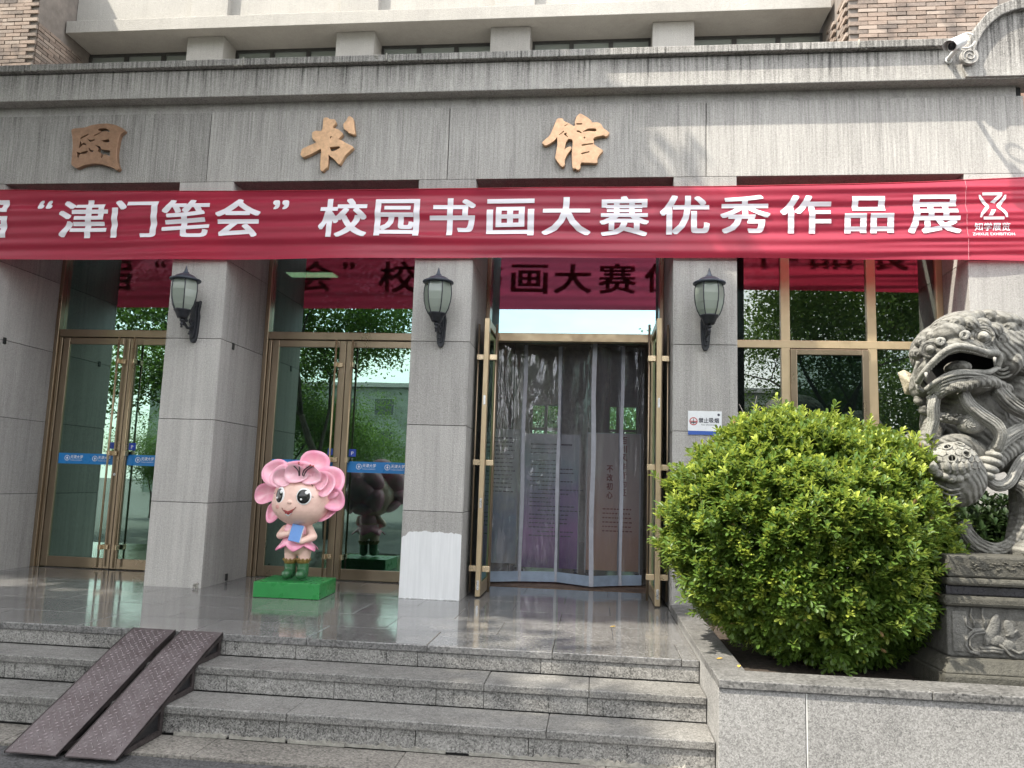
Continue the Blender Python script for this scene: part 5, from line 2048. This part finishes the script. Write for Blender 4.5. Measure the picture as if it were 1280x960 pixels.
# petal skirt
b = B()
n = 48
top_, bot_ = [], []
for k in range(n):
    a = 2 * pi * k / n
    ce = Mf(371, 672)
    cb = Mf(371.5, 684)
    top_.append(ce + Vector((.115 * cos(a), .098 * sin(a), 0)))
    s_ = abs(((k + 3) % 8) / 8 * 2 - 1)
    R_ = .165 + .05 * s_
    bot_.append(cb + Vector((R_ * cos(a) * 1.05, R_ * .85 * sin(a), -.055 * s_ + .02)))
b.v = top_ + [(p + q) / 2 + Vector((0, 0, -.012)) for p, q in zip(top_, bot_)] + bot_
b.f = [(k, (k + 1) % n, n + (k + 1) % n, n + k) for k in range(n)] + [(n + k, n + (k + 1) % n, 2 * n + (k + 1) % n, 2 * n + k) for k in range(n)]
sk = obj('skirt', b, PETAL, fig, smooth=True)
a_ = sk.data.attributes.new('tone', 'FLOAT', 'POINT')
a_.data.foreach_set('value', [.4] * n + [.6] * n + [1.0] * n)
m = sk.modifiers.new('s', 'SOLIDIFY')
m.thickness = .012
b = B()
b.ell(Mf(371, 663, -.0), (15.5 * MK, .108, 14 * MK), seg=24, rings=14)
bod = obj('bodice', b, PETAL, fig, smooth=True)
a_ = bod.data.attributes.new('tone', 'FLOAT', 'POINT')
a_.data.foreach_set('value', [.35] * len(bod.data.vertices))
b = B()
Mx = Matrix.Translation(Mf(370, 666.5, -.165)) @ Matrix.Rotation(radians(9), 4, 'Y') @ Matrix.Rotation(radians(-12), 4, 'X')
b.box(-.060, .062, -.012, .012, -.085, .085, Mx)
bk = obj('book', b, BOOKM, fig, bevel=.004)
obj('pages', B().box(-.055, .065, -.008, .008, -.081, .081, Mx), EYEW, bk)
for (tx, fx_, fy) in ((363, 357.5, 719), (379, 375, 720)):
    b = B()
    b.caps(Mf(tx, 703, .0), Mf(tx - .5, 716, .0), 7.4 * MK, 7.0 * MK)
    b.caps(Mf(tx - .5, 716.5, .0), Mf(fx_, fy - 1.2, -.10), 6.6 * MK, 5.8 * MK)
    bo = blob('boot', b, BOOT, fig, .008, 3)
    b = B()
    ce = Mf(tx, 701.5)
    b.lathe([(.060, -.02), (.066, .0), (.070, .018), (.058, .02)], ce, 20)
    for k in range(10):
        a = 2 * pi * k / 10
        b.ell(ce + Vector((.066 * cos(a), .066 * sin(a), .020)), (.016, .016, .014), seg=8, rings=6)
    obj('boot_cuff', b, CUFF, bo, smooth=True)

# ------------------------------------------------------------------ shrub in the planter
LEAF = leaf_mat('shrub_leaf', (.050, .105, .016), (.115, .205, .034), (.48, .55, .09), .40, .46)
rr = random.Random(21)


def leafmesh(b, tone, c, d, up, ln, wd, tn, curl=.2):
    """obovate leaf with a folded midrib: base c, direction d"""
    s_ = d.cross(up)
    if s_.length < 1e-3:
        s_ = Vector((1, 0, 0))
    s_.normalize()
    n_ = s_.cross(d).normalized()
    o = len(b.v)
    q = n_ * wd * .15
    b.v += [c, c + d * ln * .58 + s_ * wd * .46 + q, c + d * ln * .88 + s_ * wd * .36 + q * .7 - n_ * ln * curl * .2, c + d * ln - n_ * ln * curl * .4, c + d * ln * .88 - s_ * wd * .36 + q * .7 - n_ * ln * curl * .2, c + d * ln * .58 - s_ * wd * .46 + q, c + d * ln * .6 - n_ * wd * .05]
    b.f += [(o, o + 1, o + 6), (o + 1, o + 2, o + 6), (o + 2, o + 3, o + 6), (o + 3, o + 4, o + 6), (o + 4, o + 5, o + 6), (o + 5, o, o + 6)]
    tone += [tn] * 7


LEAFY2 = plain('withered_leaf', (.20, .13, .05), .7)
sh = thing('round_shrub', 'big clipped round green shrub with yellow-green tips in the stone planter', 'shrub', (1.56, -1.9, .47))
SC_, SR = Vector((1.575, -1.95, 1.33)), Vector((1.015, .88, .90))
b = B()
tone = []
dead = []


def surf(d):
    m = 1 + .13 * mnoise.noise(d * 2.1 + Vector((5, 1, 2))) + .12 * mnoise.noise(d * 5.2) + .05 * mnoise.noise(d * 11)
    q = Vector((d.x * SR.x, d.y * SR.y, d.z * SR.z)) * m
    if q.z < 0:
        k = 1 - (.26 if q.x < 0 else .13) * (-q.z / SR.z) ** 2.2
        q.x *= k
        q.y *= k
    else:
        q *= 1 + (.13 if d.x < 0 else .04) * (abs(d.x) * d.z)
    return q


for i in range(20500):
    d = Vector((rr.gauss(0, 1), rr.gauss(0, 1), rr.gauss(0, 1))).normalized()
    if d.y > .45 and rr.random() < .45:
        continue
    depth = 1 - abs(rr.gauss(0, .07)) if rr.random() < .68 else rr.uniform(.62, .93)
    spike = 0
    if rr.random() < .06:
        spike = rr.uniform(.03, .13)
    q = surf(d)
    nrm = Vector((q.x / SR.x ** 2, q.y / SR.y ** 2, q.z / SR.z ** 2)).normalized()
    tip = SC_ + q * depth + nrm * spike
    if depth > .9 and mnoise.noise(tip * 6.5) < -.30:
        continue
    if tip.z < .51 or (tip.y > -.1):
        continue
    ax_ = (nrm * .75 + Vector((rr.gauss(0, .32), rr.gauss(0, .32), .42 + rr.gauss(0, .3)))).normalized()
    a0 = rr.uniform(0, 6.28)
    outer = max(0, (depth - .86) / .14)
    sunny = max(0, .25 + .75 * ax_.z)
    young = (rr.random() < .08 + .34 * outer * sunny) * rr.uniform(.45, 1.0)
    u = ax_.cross(Vector((.3, .2, 1))).normalized()
    w_ = ax_.cross(u)
    nl = rr.randint(6, 8)
    for k in range(nl):
        a = a0 + k * 2.4
        spread = .45 + .85 * (k / nl) * rr.uniform(.7, 1.2)
        dd = (ax_ + (u * cos(a) + w_ * sin(a)) * spread * 1.1).normalized()
        ln = rr.uniform(.042, .066) * (1.0 if young < .3 else .85)
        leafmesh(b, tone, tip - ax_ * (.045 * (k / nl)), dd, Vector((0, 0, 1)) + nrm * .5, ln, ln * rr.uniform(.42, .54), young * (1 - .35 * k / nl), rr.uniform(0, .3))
    if rr.random() < .012:
        dead.append((tip, ax_))
    if spike > .06:
        for k in range(6):
            a = rr.uniform(0, 6.28)
            dd = (ax_ + (u * cos(a) + w_ * sin(a)) * .9).normalized()
            leafmesh(b, tone, tip - ax_ * rr.uniform(.05, .14), dd, Vector((0, 0, 1)), .05, .019, 0)
b2 = B()
for tip, ax_ in dead:
    leafmesh(b2, [], tip + ax_ * .02, ax_, Vector((rr.gauss(0, 1), rr.gauss(0, 1), 1)), .055, .024, 0)
obj('withered_leaf', b2, LEAFY2, sh, kind='stuff')
fo = obj('foliage', b, LEAF, sh, kind='stuff')
fo.data.attributes.new('tone', 'FLOAT', 'POINT').data.foreach_set('value', tone)
BARK = plain('grey_bark', (.10, .075, .055), .9, 0, .35, 16, .5)
b = B()
for i in range(26):
    a = rr.uniform(0, 6.28)
    base = SC_ + Vector((.10 * cos(a), .10 * sin(a), -.92))
    d = Vector((cos(a) * rr.uniform(.2, .95), sin(a) * rr.uniform(.2, .9), rr.uniform(.1, .9)))
    end = SC_ + Vector((d.x * SR.x, d.y * SR.y, d.z * SR.z)) * .85
    mid = base.lerp(end, .5) + Vector((0, 0, -.1))
    b.tube(smoothpath([base, mid, end], 8), [.022, .02, .017, .014, .012, .009, .006, .004], 6)
obj('branch', b, BARK, sh, smooth=True)
# shrub behind the lion, its shade painted into the dark leaf colour
sh2 = thing('shaded_shrub', 'shrub behind the stone lion with shade painted into its leaves', 'shrub', (3.55, -.7, .47))
b = B()
tone = []
DLEAF = leaf_mat('shaded_shrub_leaf', (.014, .030, .012), (.03, .06, .022), (.06, .10, .03), .2, .3)
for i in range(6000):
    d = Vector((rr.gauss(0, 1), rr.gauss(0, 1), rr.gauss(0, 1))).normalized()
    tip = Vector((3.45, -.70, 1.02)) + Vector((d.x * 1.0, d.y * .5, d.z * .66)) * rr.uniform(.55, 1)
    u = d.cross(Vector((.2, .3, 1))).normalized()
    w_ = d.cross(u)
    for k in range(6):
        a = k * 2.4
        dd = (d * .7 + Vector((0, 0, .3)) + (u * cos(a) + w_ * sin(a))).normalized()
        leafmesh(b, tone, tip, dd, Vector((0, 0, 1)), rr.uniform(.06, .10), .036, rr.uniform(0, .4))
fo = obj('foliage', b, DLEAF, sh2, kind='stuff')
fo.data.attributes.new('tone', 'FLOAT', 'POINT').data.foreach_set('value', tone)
obj('branch', B().tube([(3.5, -.7, .45), (3.52, -.7, .8), (3.55, -.65, 1.1)], [.03, .025, .015], 8), BARK, sh2, smooth=True)
# bare twig against the window
b = B()
tw = [at(936, 560, .1), at(936, 535, .1), at(931, 520, .1), at(924, 505, .1)]
b.tube(tw, [.007, .006, .005, .003], 6)
b.tube([at(936, 535, .1), at(941, 515, .1), at(946, 495, .1)], [.004, .003, .002], 6)
b.tube([at(924, 545, .12), at(924, 520, .12), at(922, 515, .12)], [.005, .004, .003], 6)
b.tube([at(936, 560, .1), Vector((1.5, .08, 1.2)), Vector((1.5, .0, .46))], [.008, .012, .016], 6)
b.tube([at(924, 545, .12), Vector((1.46, .1, 1.2)), Vector((1.47, .02, .46))], [.006, .012, .015], 6)
tg = thing('bare_sapling', 'thin bare pale twigs standing between the shrub and the window', 'sapling', (1.5, .05, .46))
obj('stem', b, plain('pale_bark', (.42, .38, .33), .8), tg, smooth=True)

# ------------------------------------------------------------------ trees and buildings across the street (seen in the glass)
TLEAF = leaf_mat('tree_leaf', (.040, .085, .017), (.075, .15, .028), (.15, .24, .04), .45, .5)
TBARK = plain('tree_bark', (.075, .06, .05), .95, 0, .4, 6, .8)


def tree_meshes(seed, H, th, crown_r, crown_c, nleaf, lsz, zmin):
    r = random.Random(seed)
    bt = B()
    tips = []

    def branch(p, d, ln, rad, lvl):
        n = 5
        pts = [p]
        rads = [rad]
        q = p.copy()
        dd = d.copy()
        for i in range(n):
            dd = (dd + Vector((r.gauss(0, .12), r.gauss(0, .12), r.gauss(.03, .08)))).normalized()
            q = q + dd * ln / n
            pts.append(q.copy())
            rads.append(rad * (1 - .5 * (i + 1) / n))
        bt.tube(pts, rads, 8 if lvl < 2 else 5)
        if lvl >= 3:
            tips.append(q)
            tips.append(pts[3])
            return
        k = 4 if lvl == 0 else 3
        for i in range(k):
            a = 2 * pi * (i + r.random() * .6) / k
            u = dd.cross(Vector((.1, .2, 1))).normalized() if abs(dd.z) < .98 else Vector((1, 0, 0))
            w_ = dd.cross(u)
            nd = (dd * .75 + (u * cos(a) + w_ * sin(a)) * r.uniform(.55, .95) + Vector((0, 0, .12))).normalized()
            branch(pts[-1] if i < k - 1 else pts[3], nd, ln * r.uniform(.62, .8), rads[-1] * .75, lvl + 1)

    branch(Vector((0, 0, -.1)), Vector((0.03, 0.02, 1)).normalized(), H, th, 0)
    bl = B()
    tn = []
    cc_ = Vector(crown_c)
    cl_ = tips[:]
    for i in range(nleaf):
        if r.random() < .72:
            t_ = r.choice(cl_)
            p = t_ + Vector((r.gauss(0, .55), r.gauss(0, .55), r.gauss(0, .42)))
        else:
            d = Vector((r.gauss(0, 1), r.gauss(0, 1), r.gauss(0, 1))).normalized()
            p = cc_ + Vector((d.x * crown_r[0], d.y * crown_r[1], d.z * crown_r[2])) * r.uniform(.5, 1.0)
            if mnoise.noise(p * .8) < 0:
                continue
        if p.z < zmin:
            continue
        d = Vector((r.gauss(0, 1), r.gauss(0, 1), r.gauss(-.3, .6))).normalized()
        leafmesh(bl, tn, p, d, Vector((r.gauss(0, .4), r.gauss(0, .4), 1)), lsz * r.uniform(.7, 1.3), lsz * r.uniform(.5, .75), r.random() ** 2)
    me1 = mesh_of('trunk', bt, TBARK, smooth=True)
    me2 = mesh_of('crown', bl, TLEAF)
    me2.attributes.new('tone', 'FLOAT', 'POINT').data.foreach_set('value', tn)
    return me1, me2


T1 = tree_meshes(31, 4.6, .20, (3.6, 3.6, 2.6), (0, 0, 8.2), 36000, .155, 2.6)
T2 = tree_meshes(32, 2.6, .15, (2.8, 2.8, 2.6), (0, 0, 4.8), 21000, .12, 1.2)


def tree(loc, rz, sc, me, label):
    t_ = thing('street_tree', label, 'tree', loc, 'trees across the street mirrored in the doors')
    t_.rotation_euler = (0, 0, rz)
    t_.scale = (sc, sc, sc)
    for nme, mm in (('trunk', me[0]), ('crown', me[1])):
        o = link(nme, mm, t_)
        if nme == 'crown':
            o['kind'] = 'stuff'
    return t_


def near_tree():
    # unseen tree, its two crowns shaped to shade the front, sparing the shrub
    r = random.Random(77)
    t_ = thing('street_tree', 'unseen shade tree beside the left end of the library front', 'tree', (-11.5, -5.0, -.05), 'trees across the street mirrored in the doors')
    bt = B()
    base = Vector((-11.5, -5.0, -.1))
    fork = Vector((-11.2, -4.8, 4.6))
    bt.tube(smoothpath([base, base + Vector((.1, 0, 2.2)), fork], 10), [.34, .31, .29, .28, .27, .26, .25, .24, .24, .23], 10)
    CR = [((-6.7, -2.0, 9.3), (5.6, 1.9, 1.5)), ((-9.2, -6.0, 9.2), (4.0, 2.7, 2.0))]
    for c_, rad in CR:
        for k in range(9):
            e = Vector(c_) + Vector((r.uniform(-.9, .9) * rad[0], r.uniform(-.8, .8) * rad[1], r.uniform(-.4, .6) * rad[2]))
            m_ = fork.lerp(e, .45) + Vector((0, 0, .9))
            bt.tube(smoothpath([fork, m_, e], 9), [.16, .14, .12, .1, .08, .065, .05, .035, .02], 7)
    bl = B()
    tn = []
    n_in = 0
    for c_, rad in CR:
        for i in range(24000 if rad[0] > 5 else 15000):
            d = Vector((r.gauss(0, 1), r.gauss(0, 1), r.gauss(0, 1))).normalized()
            p = Vector(c_) + Vector((d.x * rad[0], d.y * rad[1], d.z * rad[2])) * r.random() ** .4
            if mnoise.noise(p * .75 + Vector((3, 1, 4))) + .35 * mnoise.noise(p * 2.3) < (-.60 if rad[0] > 5 else -.22):
                continue
            if rad[0] > 5 and p.x > -4.2 and r.random() < (p.x + 4.2) / 3.0:
                continue
            dd = Vector((r.gauss(0, 1), r.gauss(0, 1), r.gauss(-.3, .5))).normalized()
            leafmesh(bl, tn, p, dd, Vector((r.gauss(0, .4), r.gauss(0, .4), 1)), .23 * r.uniform(.7, 1.3), .14, r.random() ** 2)
            q = p - CAM
            x_, y_, z_ = q.dot(_r2), q.dot(_u2), q.dot(_f)
            if z_ > 0 and abs(x_ / z_) < 640 / FPX and abs(y_ / z_) < 480 / FPX:
                n_in += 1
    print('leaves in view', n_in)
    obj('trunk', bt, TBARK, t_, smooth=True)
    o = obj('crown', bl, TLEAF, t_, kind='stuff')
    o.data.attributes.new('tone', 'FLOAT', 'POINT').data.foreach_set('value', tn)


near_tree()
TREES = [((-7.4, -11.2, -.05), 2.1, .80, T1, 'tall leafy tree across the path, mirrored in the second door'),
         ((6.6, -11.5, -.05), 4.0, .85, T1, 'tall leafy tree mirrored in the right window'),
         ((-13.0, -15.0, -.05), 1.0, 1.1, T2, 'bushy tree on the far side, mirrored in the left door'),
         ((-8.9, -19.5, -.05), 3.0, .72, T2, 'low bushy tree before the far building, left of the gap'),
         ((10.2, -16.5, -.05), 5.0, 1.15, T2, 'bushy tree on the far side, right of the gap'),
         ((5.2, -15.5, -.05), .4, .80, T2, 'small bushy tree before the far building, right of the gap'),
         ((-17, -9, -.05), .9, 1.2, T2, 'bushy tree at the far left of the street'),
         ((-11.8, -12.2, -.05), 2.2, .42, T2, 'low round bush across the path, mirrored in the left door'),
         ((-16.5, -17.5, -.05), 4.2, .55, T2, 'low round bush at the far left, mirrored in the left door'),
         ((-10.4, -13.6, -.05), 5.2, .78, T2, 'bushy tree across the path, between the two left bays'),
         ((-6.2, -17.0, -.05), 3.2, .40, T2, 'low round bush across the path, mirrored in the second door'),
         ((.6, 14.5, -.05), 2.0, .9, T2, 'leafy tree seen through the back window of the lobby')]
for a in TREES:
    tree(*a)
fb = thing('far_building', 'pale low building with rows of windows across the street', 'building', (-12, -52, 0))
FBW = plain('pale_render', (.27, .30, .26), .85, 0, .25, 1.2)
obj('wall', B().box(-38, 22, -58, -52, -.05, 9.2), FBW, fb)
obj('roof', B().box(-38.4, 22.4, -58.3, -51.6, 9.2, 9.55), plain('roof_edge', (.4, .4, .38), .8), fb)
wm = mesh_of('window', B().box(-.9, .9, 0, .06, -.75, .75), plain('far_window_frame', (.30, .32, .30), .6))
pm = mesh_of('pane', B().box(-.8, .8, .055, .08, -.65, .65), plain('far_window_dark', (.03, .04, .05), .1))
for i in range(19):
    for zf in (1.9, 4.9, 7.6):
        w_ = place('window', wm, (-36 + i * 3.1, -52.0, zf), fb)
        ORG[w_] = Vector((0, 0, 0))
        q = bpy.data.objects.new('pane', pm)
        COL.objects.link(q)
        q.parent = w_
